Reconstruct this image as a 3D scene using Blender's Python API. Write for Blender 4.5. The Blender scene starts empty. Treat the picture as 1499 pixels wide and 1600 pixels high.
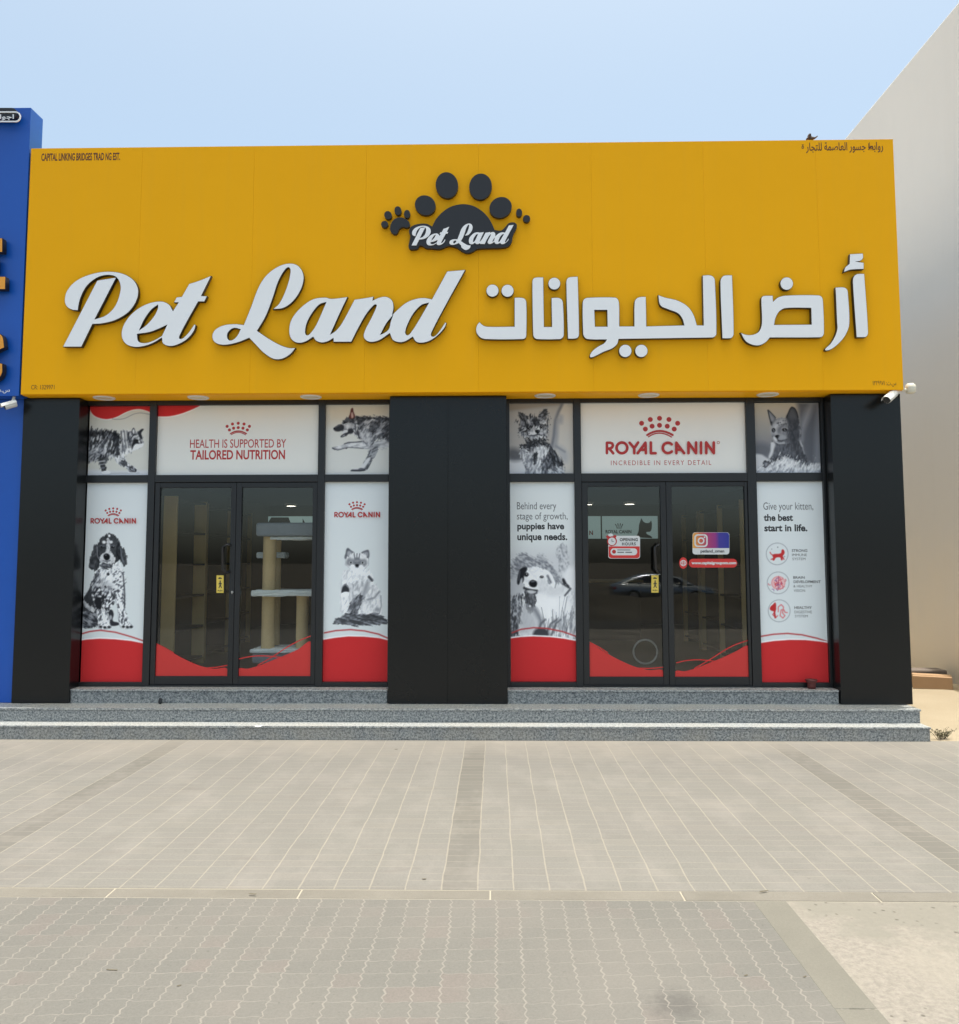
import bpy, bmesh, math, random
import numpy as np
from mathutils import Vector, Matrix
random.seed(7); RNG = np.random.default_rng(7)
R = math.radians
S = bpy.context.scene
COL = S.collection

# ------------------------------------------------------------------ camera, sky, sun, exposure
FX, CY0, YAW, PITCH, ROLL = 1300.0, 770.9, -0.0185, 0.0787, -0.0016
CAM = Vector((0.0, -8.5, 1.75))
def cam_axes():
    cy, sy = math.cos(YAW), math.sin(YAW); cp, sp = math.cos(PITCH), math.sin(PITCH)
    f = Vector((sy*cp, cy*cp, sp)); r = Vector((cy, -sy, 0)); u = r.cross(f)
    c, s = math.cos(ROLL), math.sin(ROLL)
    return c*r + s*u, -s*r + c*u, f
CR, CU, CF = cam_axes()
cd = bpy.data.cameras.new('camera'); cam = bpy.data.objects.new('camera', cd); COL.objects.link(cam)
cam.matrix_world = Matrix(((CR.x, CU.x, -CF.x, CAM.x), (CR.y, CU.y, -CF.y, CAM.y), (CR.z, CU.z, -CF.z, CAM.z), (0, 0, 0, 1)))
cd.sensor_fit = 'HORIZONTAL'; cd.sensor_width = 36; cd.lens = FX/1499*36
cd.shift_y = -(800-CY0)/1499; cd.clip_end = 3000; cd.clip_start = .05
S.camera = cam
SUN_EL, SUN_AZ = 87.85, 68.0        # azimuth measured from +Y (behind the shop) towards +X
W = bpy.data.worlds.new('World'); S.world = W; W.use_nodes = True
nt = W.node_tree; bg = nt.nodes['Background']
sk = nt.nodes.new('ShaderNodeTexSky'); sk.sky_type = 'NISHITA'; sk.sun_disc = False
sk.sun_elevation = R(SUN_EL); sk.sun_rotation = R(SUN_AZ)
sk.air_density = .55; sk.dust_density = 3.9; sk.ozone_density = .3; sk.altitude = 0
hz = nt.nodes.new('ShaderNodeMix'); hz.data_type = 'RGBA'; hz.blend_type = 'MULTIPLY'; hz.inputs[0].default_value = 1   # dusty Gulf air: a little less violet
hz.inputs[7].default_value = (.925, .98, .832, 1); nt.links.new(sk.outputs[0], hz.inputs[6]); nt.links.new(hz.outputs[2], bg.inputs[0]); bg.inputs[1].default_value = .15
sd = bpy.data.lights.new('sun', 'SUN'); sun = bpy.data.objects.new('sun', sd); COL.objects.link(sun)
sd.energy = 2.0; sd.angle = R(.53); sd.color = (1, .95, .87)
e, a = R(SUN_EL), R(SUN_AZ)
sv = Vector((math.cos(e)*math.sin(a), math.cos(e)*math.cos(a), math.sin(e)))
sun.rotation_euler = sv.to_track_quat('Z', 'Y').to_euler(); sun.location = (0, 6, 30)
S.view_settings.view_transform = 'Standard'; S.view_settings.look = 'None'
S.view_settings.exposure = 1.38; S.view_settings.gamma = 1
S.cycles.max_bounces = 10; S.cycles.transparent_max_bounces = 16; S.cycles.use_denoising = True

# ------------------------------------------------------------------ helpers
def ray(px, py):
    return CF*FX + CR*(px-749.5) - CU*(py-CY0)
def P(px, py, Y):                    # photo point -> point on the vertical plane at depth Y
    d = ray(px, py); t = (Y-CAM.y)/d.y; p = CAM + d*t; return (p.x, p.z)
def G(px, py, Z=0.0):                # photo point -> point on the level Z
    d = ray(px, py); t = (Z-CAM.z)/d.z; p = CAM + d*t; return (p.x, p.y)
def wl(o):
    v = Vector((0, 0, 0))
    while o: v += o.location; o = o.parent
    return v
def tag(o, label=None, cat=None, group=None, kind=None):
    for k, v in (('label', label), ('category', cat), ('group', group), ('kind', kind)):
        if v: o[k] = v
    return o
def thing(name, loc, label, cat, group=None):
    o = bpy.data.objects.new(name, None); COL.objects.link(o); o.location = loc
    o.empty_display_size = .1
    return tag(o, label, cat, group)
def link(name, me, mats, parent=None, base=True):
    """link mesh given in world coordinates; its origin goes to its parent's, or to its own base"""
    o = bpy.data.objects.new(name, me); COL.objects.link(o)
    for m in (mats if isinstance(mats, (list, tuple)) else [mats]): me.materials.append(m)
    if parent:
        off = wl(parent); o.parent = parent
    else:
        co = np.empty(len(me.vertices)*3); me.vertices.foreach_get('co', co); co = co.reshape(-1, 3)
        mn, mx = co.min(0), co.max(0)
        off = Vector(((mn[0]+mx[0])/2, (mn[1]+mx[1])/2, mn[2])) if base else Vector((0, 0, 0))
        o.location = off
    me.transform(Matrix.Translation(-off)); me.update()
    return o

class MB:
    def __init__(s): s.v = []; s.f = []; s.m = []; s.sm = []
    def add(s, vs, fs, mat=0, smooth=False):
        n = len(s.v); s.v += [tuple(v) for v in vs]
        for f in fs: s.f.append(tuple(i+n for i in f)); s.m.append(mat); s.sm.append(smooth)
        return s
    def box(s, x0, x1, y0, y1, z0, z1, mat=0):
        if x0 > x1: x0, x1 = x1, x0
        if y0 > y1: y0, y1 = y1, y0
        if z0 > z1: z0, z1 = z1, z0
        vs = [(x, y, z) for z in (z0, z1) for y in (y0, y1) for x in (x0, x1)]
        return s.add(vs, [(0, 2, 3, 1), (4, 5, 7, 6), (0, 1, 5, 4), (2, 6, 7, 3), (0, 4, 6, 2), (1, 3, 7, 5)], mat)
    def tube(s, pts, rad, n=12, mat=0, caps=True, smooth=True):
        pts = [Vector(p) for p in pts]; rad = rad if isinstance(rad, (list, tuple)) else [rad]*len(pts)
        vs, fs = [], []
        for i, p in enumerate(pts):
            t = (pts[min(i+1, len(pts)-1)] - pts[max(i-1, 0)]).normalized()
            up = Vector((0, 0, 1)) if abs(t.z) < .95 else Vector((0, 1, 0))
            a = t.cross(up).normalized(); b = t.cross(a)
            vs += [p + (a*math.cos(k*math.tau/n) + b*math.sin(k*math.tau/n))*rad[i] for k in range(n)]
        for i in range(len(pts)-1):
            for k in range(n):
                fs.append((i*n+k, i*n+(k+1) % n, (i+1)*n+(k+1) % n, (i+1)*n+k))
        s.add(vs, fs, mat, smooth)
        if caps:
            s.add(vs[:n], [tuple(range(n))[::-1]], mat); s.add(vs[-n:], [tuple(range(n))], mat)
        return s
    def lathe(s, prof, c, n=32, mat=0, smooth=True):    # prof [(r,z)] about vertical axis at c
        vs, fs = [], []
        for r, z in prof:
            vs += [(c[0]+r*math.cos(k*math.tau/n), c[1]+r*math.sin(k*math.tau/n), c[2]+z) for k in range(n)]
        for i in range(len(prof)-1):
            for k in range(n): fs.append((i*n+k, i*n+(k+1) % n, (i+1)*n+(k+1) % n, (i+1)*n+k))
        return s.add(vs, fs, mat, smooth)
    def quad(s, a, b, c, d, mat=0): return s.add([a, b, c, d], [(0, 1, 2, 3)], mat)
    def strokes(s, lines, w, Y, mat=0, step=.0001):   # round-ended flat strokes on the plane Y, points (x,z)
        y = Y
        for ln in lines:
            for i, p in enumerate(ln):
                y -= step
                s.add([(p[0]+w/2*math.cos(k*math.tau/14), y, p[1]+w/2*math.sin(k*math.tau/14)) for k in range(14)], [tuple(range(14))], mat)
                if i:
                    q = ln[i-1]; dx, dz = p[0]-q[0], p[1]-q[1]; L = math.hypot(dx, dz) or 1
                    nx, nz = -dz/L*w/2, dx/L*w/2; y -= step
                    s.add([(q[0]+nx, y, q[1]+nz), (q[0]-nx, y, q[1]-nz), (p[0]-nx, y, p[1]-nz), (p[0]+nx, y, p[1]+nz)], [(0, 1, 2, 3)], mat)
        return s
    def build(s, name, mats, parent=None, bevel=0, seg=2, base=True):
        me = bpy.data.meshes.new(name); me.from_pydata(s.v, [], s.f)
        me.polygons.foreach_set('material_index', s.m); me.polygons.foreach_set('use_smooth', s.sm)
        if bevel:
            bm = bmesh.new(); bm.from_mesh(me)
            bmesh.ops.remove_doubles(bm, verts=bm.verts, dist=1e-6)
            es = [e for e in bm.edges if len(e.link_faces) == 2 and e.calc_face_angle(0) > .6]
            bmesh.ops.bevel(bm, geom=es, offset=bevel, segments=seg, profile=.5, affect='EDGES', clamp_overlap=True)
            bm.to_mesh(me); bm.free()
        me.validate()
        return link(name, me, mats, parent, base)

def cat(pts, sub=6):
    """closed Catmull-Rom through pts; a third value 1 marks a sharp corner"""
    n = len(pts); out = []
    for i in range(n):
        p1, p2 = pts[i], pts[(i+1) % n]; p0, p3 = pts[i-1], pts[(i+2) % n]
        c1, c2 = len(p1) > 2, len(p2) > 2
        a, b = np.array(p1[:2], float), np.array(p2[:2], float)
        L = np.linalg.norm(b-a)
        m1 = (b-a) if c1 else (b-np.array(p0[:2]))/(1e-9+np.linalg.norm(b-np.array(p0[:2])))*L
        m2 = (b-a) if c2 else (np.array(p3[:2])-a)/(1e-9+np.linalg.norm(np.array(p3[:2])-a))*L
        if c1 and c2: out.append(tuple(a)); continue
        for k in range(sub):
            t = k/sub; t2, t3 = t*t, t*t*t
            out.append(tuple((2*t3-3*t2+1)*a + (t3-2*t2+t)*m1 + (-2*t3+3*t2)*b + (t3-t2)*m2))
    return out
def zoompts(pts, z):                  # points read in an enlarged crop (origin x, origin y, scale) -> photo pixels
    return [(z[0]+p[0]/z[2], z[1]+p[1]/z[2]) + tuple(p[2:]) for p in pts]
def circ(x, y, rx, ry=None, rot=0, n=36):
    ry = ry or rx; c, s_ = math.cos(rot), math.sin(rot)
    return [(x+rx*math.cos(k*math.tau/n)*c-ry*math.sin(k*math.tau/n)*s_, y+rx*math.cos(k*math.tau/n)*s_+ry*math.sin(k*math.tau/n)*c) for k in range(n)]
def curve_mesh(loops, half, offset=0.0):       # loops of (x,z); filled, extruded +-half about y=0
    cu = bpy.data.curves.new('tmp', 'CURVE'); cu.dimensions = '2D'; cu.fill_mode = 'BOTH'
    cu.extrude = half; cu.offset = offset
    for lp in loops:
        sp = cu.splines.new('POLY'); sp.points.add(len(lp)-1); sp.use_cyclic_u = True
        for q, p in zip(sp.points, lp): q.co = (p[0], p[1], 0, 1)
    return _conv(cu)
def _conv(cu):
    o = bpy.data.objects.new('tmp', cu); COL.objects.link(o)
    dg = bpy.context.evaluated_depsgraph_get()
    me = bpy.data.meshes.new_from_object(o.evaluated_get(dg), depsgraph=dg)
    bpy.data.objects.remove(o); bpy.data.curves.remove(cu)
    me.materials.clear()
    me.transform(Matrix(((1, 0, 0, 0), (0, 0, -1, 0), (0, 1, 0, 0), (0, 0, 0, 1))))
    return me
def plate(name, loops_px, Y, depth, mats, parent=None, offset=0.0, to=None):
    """flat shape standing on plane Y towards the street: front at Y-depth"""
    f = to or (lambda q: P(q[0], q[1], Y))
    me = curve_mesh([[f(q) for q in lp] for lp in loops_px], depth/2, offset)
    me.transform(Matrix.Translation((0, Y-depth/2, 0)))
    return link(name, me, mats, parent)
def text(name, body, box, Y, mat, parent, bold=0.0, space=1.0, depth=.0006, rot=0.0):
    """words fitted to the photo box (x0,y0,x1,y1) on plane Y"""
    cu = bpy.data.curves.new('tmp', 'FONT'); cu.body = body; cu.size = 1; cu.offset = bold
    cu.space_character = space; cu.extrude = .001; cu.resolution_u = 4
    me = _conv(cu)
    x0, z1 = P(box[0], box[1], Y); x1, z0 = P(box[2], box[3], Y)
    co = np.empty(len(me.vertices)*3); me.vertices.foreach_get('co', co); co = co.reshape(-1, 3)
    mn, mx = co.min(0), co.max(0); d = np.maximum(mx-mn, 1e-9)
    co[:, 0] = x0 + (co[:, 0]-mn[0])/d[0]*(x1-x0); co[:, 2] = z0 + (co[:, 2]-mn[2])/d[2]*(z1-z0)
    co[:, 1] = Y - depth + (co[:, 1]-mn[1])/d[1]*depth
    if rot: co[:, 2] += (co[:, 0]-x0)*rot
    me.vertices.foreach_set('co', co.ravel()); me.update()
    return link(name, me, mat, parent)

# ------------------------------------------------------------------ materials
def lin(c):
    return tuple(((x/255)/12.92 if x/255 <= .04045 else ((x/255+.055)/1.055)**2.4) for x in c)
class NT:
    def __init__(s, name):
        s.m = bpy.data.materials.new(name); s.m.use_nodes = True; s.t = s.m.node_tree
        s.b = s.t.nodes['Principled BSDF']
    def n(s, ty, **kw):
        nd = s.t.nodes.new(ty)
        for k, v in kw.items():
            if k.startswith('i_'):
                key = k[2:]; key = int(key) if key.isdigit() else key
                if hasattr(v, 'is_linked') or isinstance(v, bpy.types.NodeSocket): s.t.links.new(v, nd.inputs[key])
                else: nd.inputs[key].default_value = v
            else: setattr(nd, k, v)
        return nd
    def l(s, a, b): s.t.links.new(a, b)
    def math(s, op, a, b=0.0, c=0.0):
        nd = s.t.nodes.new('ShaderNodeMath'); nd.operation = op
        for i, v in enumerate((a, b, c)):
            if isinstance(v, (int, float)): nd.inputs[i].default_value = v
            else: s.l(v, nd.inputs[i])
        return nd.outputs[0]
    def mix(s, f, a, b):
        nd = s.t.nodes.new('ShaderNodeMix'); nd.data_type = 'RGBA'
        for i, v in ((0, f), (6, a), (7, b)):
            if isinstance(v, (int, float)): nd.inputs[i].default_value = v
            elif isinstance(v, tuple): nd.inputs[i].default_value = (*v[:3], 1)
            else: s.l(v, nd.inputs[i])
        return nd.outputs[2]
    def coord(s, scale=(1, 1, 1)):
        tc = s.t.nodes.new('ShaderNodeTexCoord'); mp = s.t.nodes.new('ShaderNodeMapping'); mp.inputs['Scale'].default_value = scale
        s.l(tc.outputs['Object'], mp.inputs[0]); return mp.outputs[0]
    def noise(s, co, scale, detail=3, rough=.55):
        nd = s.t.nodes.new('ShaderNodeTexNoise'); s.l(co, nd.inputs['Vector'])
        nd.inputs['Scale'].default_value = scale; nd.inputs['Detail'].default_value = detail; nd.inputs['Roughness'].default_value = rough
        return nd.outputs['Fac']
    def ramp(s, f, stops):
        nd = s.t.nodes.new('ShaderNodeValToRGB'); s.l(f, nd.inputs[0]); el = nd.color_ramp.elements
        while len(el) < len(stops): el.new(.5)
        for e_, (p, c) in zip(el, stops): e_.position = p; e_.color = (*c, 1) if isinstance(c, tuple) else (c, c, c, 1)
        return nd.outputs[0]
    def bump(s, h, strength=.3, dist=.01):
        nd = s.t.nodes.new('ShaderNodeBump'); nd.inputs['Strength'].default_value = strength; nd.inputs['Distance'].default_value = dist
        s.l(h, nd.inputs['Height']); s.l(nd.outputs[0], s.b.inputs['Normal'])
    def set(s, **kw):
        for k, v in kw.items():
            i = s.b.inputs[k.replace('_', ' ')]
            if isinstance(v, tuple): i.default_value = (*v, 1)
            elif isinstance(v, (int, float)): i.default_value = v
            else: s.l(v, i)
        return s
def plain(name, col, rough=.5, var=.08, scale=3.0, metal=0.0, spec=.5, bump=0, bscale=60):
    """a colour with faint uneven dust over it"""
    N = NT(name); co = N.coord()
    f = N.noise(co, scale, 5, .6)
    c1 = tuple(max(0, x*(1-var)) for x in col); c2 = tuple(min(1, x*(1+var)) for x in col)
    N.set(Base_Color=N.mix(f, c1, c2), Roughness=rough, Metallic=metal, Specular_IOR_Level=spec)
    if bump: N.bump(N.noise(co, bscale, 4), bump, .004)
    return N.m

def m_pavers():                       # rectangular pavers, running away from the steps, sand in the joints
    N = NT('paver_concrete'); tc = N.t.nodes.new('ShaderNodeTexCoord'); sx = N.n('ShaderNodeSeparateXYZ', i_0=tc.outputs['Object'])
    x, y = sx.outputs[0], sx.outputs[1]; co = tc.outputs['Object']
    wob = N.math('MULTIPLY', N.math('SUBTRACT', N.noise(co, 2.2, 3), .5), .022)
    wob2 = N.math('MULTIPLY', N.math('SUBTRACT', N.noise(co, 3.1, 3), .47), .02)
    u = N.math('DIVIDE', N.math('ADD', N.math('ADD', x, .29), wob), .1915)
    c = N.math('FLOOR', u)
    wn = N.n('ShaderNodeTexWhiteNoise', noise_dimensions='1D', i_W=c)
    v = N.math('ADD', N.math('DIVIDE', N.math('ADD', y, wob2), .0975), N.math('MULTIPLY', wn.outputs[0], .22))
    r = N.math('FLOOR', v)
    fu, fv = N.math('FRACT', u), N.math('FRACT', v)
    du = N.math('MULTIPLY', N.math('MINIMUM', fu, N.math('SUBTRACT', 1, fu)), .1915)
    dv = N.math('MULTIPLY', N.math('MINIMUM', fv, N.math('SUBTRACT', 1, fv)), .0975)
    jn = N.noise(co, 9, 3)
    wu = N.math('MULTIPLY_ADD', jn, .0075, .0005); wv = N.math('MULTIPLY_ADD', N.noise(N.coord((1.2, 4, 1)), 2.6, 4, .7), .0150, -.0052)
    ju = N.math('SUBTRACT', 1, N.n('ShaderNodeMapRange', interpolation_type='SMOOTHSTEP', i_0=du, i_1=N.math('MULTIPLY', wu, .6), i_2=N.math('ADD', wu, .002)).outputs[0])
    jv = N.math('SUBTRACT', 1, N.n('ShaderNodeMapRange', interpolation_type='SMOOTHSTEP', i_0=dv, i_1=N.math('MULTIPLY', wv, .6), i_2=N.math('ADD', wv, .0016)).outputs[0])
    j = N.math('MAXIMUM', ju, N.math('MULTIPLY', jv, .7))
    cv = N.n('ShaderNodeCombineXYZ', i_0=c, i_1=r)
    w2 = N.n('ShaderNodeTexWhiteNoise', noise_dimensions='2D', i_0=cv.outputs[0])
    strip = N.math('COMPARE', N.math('FLOORED_MODULO', c, 15), 0, .1)
    base = N.mix(w2.outputs[0], (0.1743, 0.1696, 0.1564), (0.1901, 0.1836, 0.1713))
    base = N.mix(N.math('MULTIPLY', strip, 1.0), base, N.mix(w2.outputs[0], (.1330, .1275, .1140), (.1450, .1390, .1245)))
    st = N.noise(co, .9, 6, .65)
    base = N.mix(N.math('MULTIPLY', N.ramp(st, [(.42, 0.0), (.68, 1.0)]), .35), base, (0.1694, 0.1566, 0.1504))
    fine = N.math('ADD', N.math('MULTIPLY', N.noise(co, 70, 4, .75), .6), N.math('MULTIPLY', N.noise(co, 210, 2, .7), .4))
    base = N.mix(N.math('MULTIPLY', N.ramp(fine, [(.40, 0.0), (.62, 1.0)]), .62), base, (0.1300, 0.1248, 0.1158))
    base = N.mix(N.math('MULTIPLY', N.ramp(N.noise(N.coord((1, .6, 1)), 2.4, 6, .7), [(.48, 0.0), (.66, 1.0)]), .4), base, (0.2344, 0.2195, 0.2039))
    base = N.mix(N.math('MULTIPLY', N.ramp(N.noise(N.coord((.7, 2.2, 1)), 3.3, 5, .7), [(.56, 0.0), (.7, 1.0)]), .35), base, (0.1399, 0.1248, 0.1149))
    base = N.mix(N.math('MULTIPLY', N.math('GREATER_THAN', w2.outputs[0], .82), .08), base, (0.1477, 0.1352, 0.1206))
    base = N.mix(N.math('MULTIPLY', N.math('LESS_THAN', w2.outputs[0], .12), .12), base, (0.2581, 0.2332, 0.2060))
    dust = N.math('MULTIPLY', N.ramp(N.math('ADD', N.math('MULTIPLY_ADD', y, .42, .75), N.math('MULTIPLY', N.math('SUBTRACT', N.noise(co, 1.3, 5), .5), .7)), [(.25, 0.0), (1.0, 1.0)]), .95)
    base = N.mix(dust, base, (0.2728, 0.2475, 0.2119))
    colr = N.mix(N.math('MULTIPLY', j, .58), base, (0.2847, 0.2594, 0.2178))
    dark = N.ramp(N.noise(co, 26, 2, .5), [(.70, 0.0), (.76, 1.0)])
    colr = N.mix(N.math('MULTIPLY', dark, .3), colr, (0.0955, 0.0907, 0.0822))
    N.set(Base_Color=colr, Roughness=.92, Specular_IOR_Level=.2)
    h = N.math('SUBTRACT', N.math('MULTIPLY', fine, .18), j)
    N.bump(h, .35, .004)
    return N.m
def m_zigzag():                       # interlocking pavers of the parking bay: zigzag joints one way, wavy ones the other
    N = NT('interlocking_paver'); tc = N.t.nodes.new('ShaderNodeTexCoord'); sx = N.n('ShaderNodeSeparateXYZ', i_0=tc.outputs['Object'])
    x, y = sx.outputs[0], sx.outputs[1]; co = tc.outputs['Object']
    wob = N.math('MULTIPLY', N.math('SUBTRACT', N.noise(co, 1.7, 3), .5), .035)
    yy = N.math('ADD', y, N.math('MULTIPLY', N.math('SUBTRACT', N.noise(co, 2.6, 4), .5), .030))
    tri = N.math('SUBTRACT', N.math('PINGPONG', N.math('DIVIDE', yy, .0562), .5), .25)
    u = N.math('DIVIDE', N.math('ADD', N.math('ADD', x, wob), N.math('MULTIPLY', tri, .025)), .1125)
    c = N.math('FLOOR', u)
    wn = N.n('ShaderNodeTexWhiteNoise', noise_dimensions='1D', i_W=c)
    xt = N.math('SINE', N.math('MULTIPLY', x, 56))
    v = N.math('ADD', N.math('DIVIDE', N.math('ADD', yy, N.math('MULTIPLY', xt, .0045)), .1125), N.math('MULTIPLY', wn.outputs[0], .12))
    r = N.math('FLOOR', v); fu, fv = N.math('FRACT', u), N.math('FRACT', v)
    du = N.math('MULTIPLY', N.math('MINIMUM', fu, N.math('SUBTRACT', 1, fu)), .1125)
    dv = N.math('MULTIPLY', N.math('MINIMUM', fv, N.math('SUBTRACT', 1, fv)), .1125)
    wu = N.math('MULTIPLY_ADD', N.noise(co, 12, 5, .75), .021, -.0078); wv = N.math('MULTIPLY_ADD', N.noise(N.coord((1, 2.5, 1)), 4.5, 4, .75), .013, -.0056)
    sm = lambda d, w: N.math('SUBTRACT', 1, N.n('ShaderNodeMapRange', interpolation_type='SMOOTHSTEP', i_0=d, i_1=N.math('MULTIPLY', w, .4), i_2=N.math('ADD', w, .0022)).outputs[0])
    ju, jv = sm(du, wu), N.math('MULTIPLY', sm(dv, wv), .7)
    j = N.math('MAXIMUM', ju, jv)
    w2 = N.n('ShaderNodeTexWhiteNoise', noise_dimensions='2D', i_0=N.n('ShaderNodeCombineXYZ', i_0=c, i_1=r).outputs[0])
    base = N.mix(w2.outputs[0], (0.1494, 0.1460, 0.1360), (0.1609, 0.1557, 0.1444))
    base = N.mix(N.math('MULTIPLY', N.math('GREATER_THAN', w2.outputs[0], .8), N.math('MULTIPLY', N.ramp(N.noise(co, 1.1, 3), [(.45, 0.0), (.6, 1.0)]), .6)), base, (0.1756, 0.1492, 0.1392))
    fine = N.ramp(N.math('ADD', N.math('MULTIPLY', N.noise(co, 85, 4, .75), .6), N.math('MULTIPLY', N.noise(co, 230, 2, .7), .4)), [(.36, 0.0), (.66, 1.0)])
    base = N.mix(N.math('MULTIPLY', fine, .52), base, (0.0940, 0.0895, 0.0833))
    st = N.noise(co, .8, 6, .65)
    base = N.mix(N.math('MULTIPLY', N.ramp(st, [(.45, 0.0), (.7, 1.0)]), .4), base, (0.1839, 0.1695, 0.1550))
    base = N.mix(N.math('MULTIPLY', N.ramp(N.noise(co, .55, 5), [(.5, 0.0), (.72, 1.0)]), .35), base, (0.1222, 0.1183, 0.1128))
    ox, oy = G(1058, 1572)                                                        # oil stain
    dd = N.math('SQRT', N.math('ADD', N.math('POWER', N.math('SUBTRACT', x, ox), 2), N.math('POWER', N.math('SUBTRACT', y, oy), 2)))
    oil = N.ramp(N.math('ADD', N.math('MULTIPLY', dd, 6.5), N.math('MULTIPLY', N.math('SUBTRACT', N.noise(co, 22, 5, .7), .5), 1.6)), [(.25, 1.0), (1.0, 0.0)])
    base = N.mix(N.math('MULTIPLY', oil, .42), base, (0.0574, 0.0543, 0.0548))
    colr = N.mix(N.math('MULTIPLY', j, .52), base, (0.2737, 0.2526, 0.2266))
    colr = N.mix(N.math('MULTIPLY', N.ramp(N.noise(co, 30, 2, .5), [(.7, 0.0), (.75, 1.0)]), .4), colr, (0.0815, 0.0789, 0.0738))
    N.set(Base_Color=colr, Roughness=.93, Specular_IOR_Level=.2)
    N.bump(N.math('SUBTRACT', N.math('MULTIPLY', fine, .25), j), .4, .004)
    return N.m
def m_ground(name, a, b, c=None, scale=1.2, grit=120, bump=.5, rough=.95):
    N = NT(name); co = N.coord()
    big = N.noise(co, scale, 7, .65); col = N.mix(N.ramp(big, [(.35, 0.0), (.65, 1.0)]), a, b)
    g = N.noise(co, grit, 4, .75)
    col = N.mix(N.math('MULTIPLY', N.ramp(g, [(.35, 0.0), (.7, 1.0)]), .35), col, tuple(x*.62 for x in a))
    if c:
        vo = N.n('ShaderNodeTexVoronoi', i_Vector=co, i_Scale=28.0)
        st = N.ramp(vo.outputs['Distance'], [(.1, 1.0), (.2, 0.0)])
        col = N.mix(N.math('MULTIPLY', N.math('MULTIPLY', st, N.ramp(N.noise(co, 2.5, 4), [(.5, 0.0), (.62, 1.0)])), .8), col, c)
    N.set(Base_Color=col, Roughness=rough, Specular_IOR_Level=.15)
    N.bump(N.math('ADD', N.math('MULTIPLY', g, .4), big), bump, .02)
    return N.m
def m_rough():
    N = NT('rough_concrete'); co = N.coord()
    patch = N.ramp(N.math('ADD', N.noise(co, .75, 4, .6), N.math('MULTIPLY', N.noise(co, 9, 3), .08)), [(.50, 0.0), (.57, 1.0)])
    g = N.noise(co, 34, 5, .75); g2 = N.noise(co, 120, 3, .7)
    col = N.mix(N.ramp(g, [(.36, 0.0), (.62, 1.0)]), (.200, .183, .163), (.270, .248, .220))
    col = N.mix(N.math('MULTIPLY', N.ramp(N.noise(co, 2.2, 5), [(.45, 0.0), (.65, 1.0)]), .5), col, (.265, .243, .21))
    col = N.mix(N.math('MULTIPLY', patch, .8), col, N.mix(g2, (.165, .158, .138), (.20, .19, .165)))
    vo = N.n('ShaderNodeTexVoronoi', i_Vector=co, i_Scale=22.0)
    stn = N.math('MULTIPLY', N.ramp(vo.outputs['Distance'], [(.12, 1.0), (.22, 0.0)]), N.ramp(N.noise(co, 1.6, 4), [(.52, 0.0), (.60, 1.0)]))
    col = N.mix(N.math('MULTIPLY', stn, .75), col, (.10, .092, .078))
    N.set(Base_Color=col, Roughness=.95, Specular_IOR_Level=.15)
    N.bump(N.math('ADD', N.math('MULTIPLY', g, N.math('SUBTRACT', 1, N.math('MULTIPLY', patch, .7))), N.math('MULTIPLY', stn, -.5)), .55, .02)
    return N.m
def m_plaster():
    N = NT('painted_plaster'); co = N.coord(); sx = N.n('ShaderNodeSeparateXYZ', i_0=co)
    c = N.mix(N.noise(co, .5, 6, .6), (.62, .60, .58), (.68, .66, .635))
    c = N.mix(N.math('MULTIPLY', N.ramp(N.noise(N.coord((1, 2.2, .22)), 1.6, 5, .65), [(.5, 0.0), (.78, 1.0)]), .10), c, (.54, .505, .46))
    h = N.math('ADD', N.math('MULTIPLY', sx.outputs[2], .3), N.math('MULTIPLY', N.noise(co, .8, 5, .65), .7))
    c = N.mix(N.math('MULTIPLY', N.ramp(h, [(.25, 1.0), (1.25, 0.0)]), .6), c, (.80, .69, .53))  # warm bounce off the sunlit sand painted in as paler tan low down
    N.set(Base_Color=c, Roughness=.92, Specular_IOR_Level=.15); N.bump(N.noise(co, 30, 4), .2, .006); return N.m
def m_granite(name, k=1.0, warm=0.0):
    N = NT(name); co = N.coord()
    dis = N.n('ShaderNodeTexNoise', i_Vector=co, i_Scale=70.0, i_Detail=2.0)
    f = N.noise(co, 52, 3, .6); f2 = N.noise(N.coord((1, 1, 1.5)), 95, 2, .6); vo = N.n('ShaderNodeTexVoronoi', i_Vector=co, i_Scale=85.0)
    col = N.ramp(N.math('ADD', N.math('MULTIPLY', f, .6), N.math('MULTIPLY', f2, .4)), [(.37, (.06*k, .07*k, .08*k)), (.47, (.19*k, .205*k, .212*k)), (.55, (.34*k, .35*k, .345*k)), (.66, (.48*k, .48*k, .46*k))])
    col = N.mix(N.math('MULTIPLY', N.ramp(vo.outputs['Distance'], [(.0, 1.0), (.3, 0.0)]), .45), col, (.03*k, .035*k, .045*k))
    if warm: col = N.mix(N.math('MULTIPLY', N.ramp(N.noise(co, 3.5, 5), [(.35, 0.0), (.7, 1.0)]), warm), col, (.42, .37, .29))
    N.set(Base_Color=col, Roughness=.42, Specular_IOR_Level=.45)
    return N.m
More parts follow.
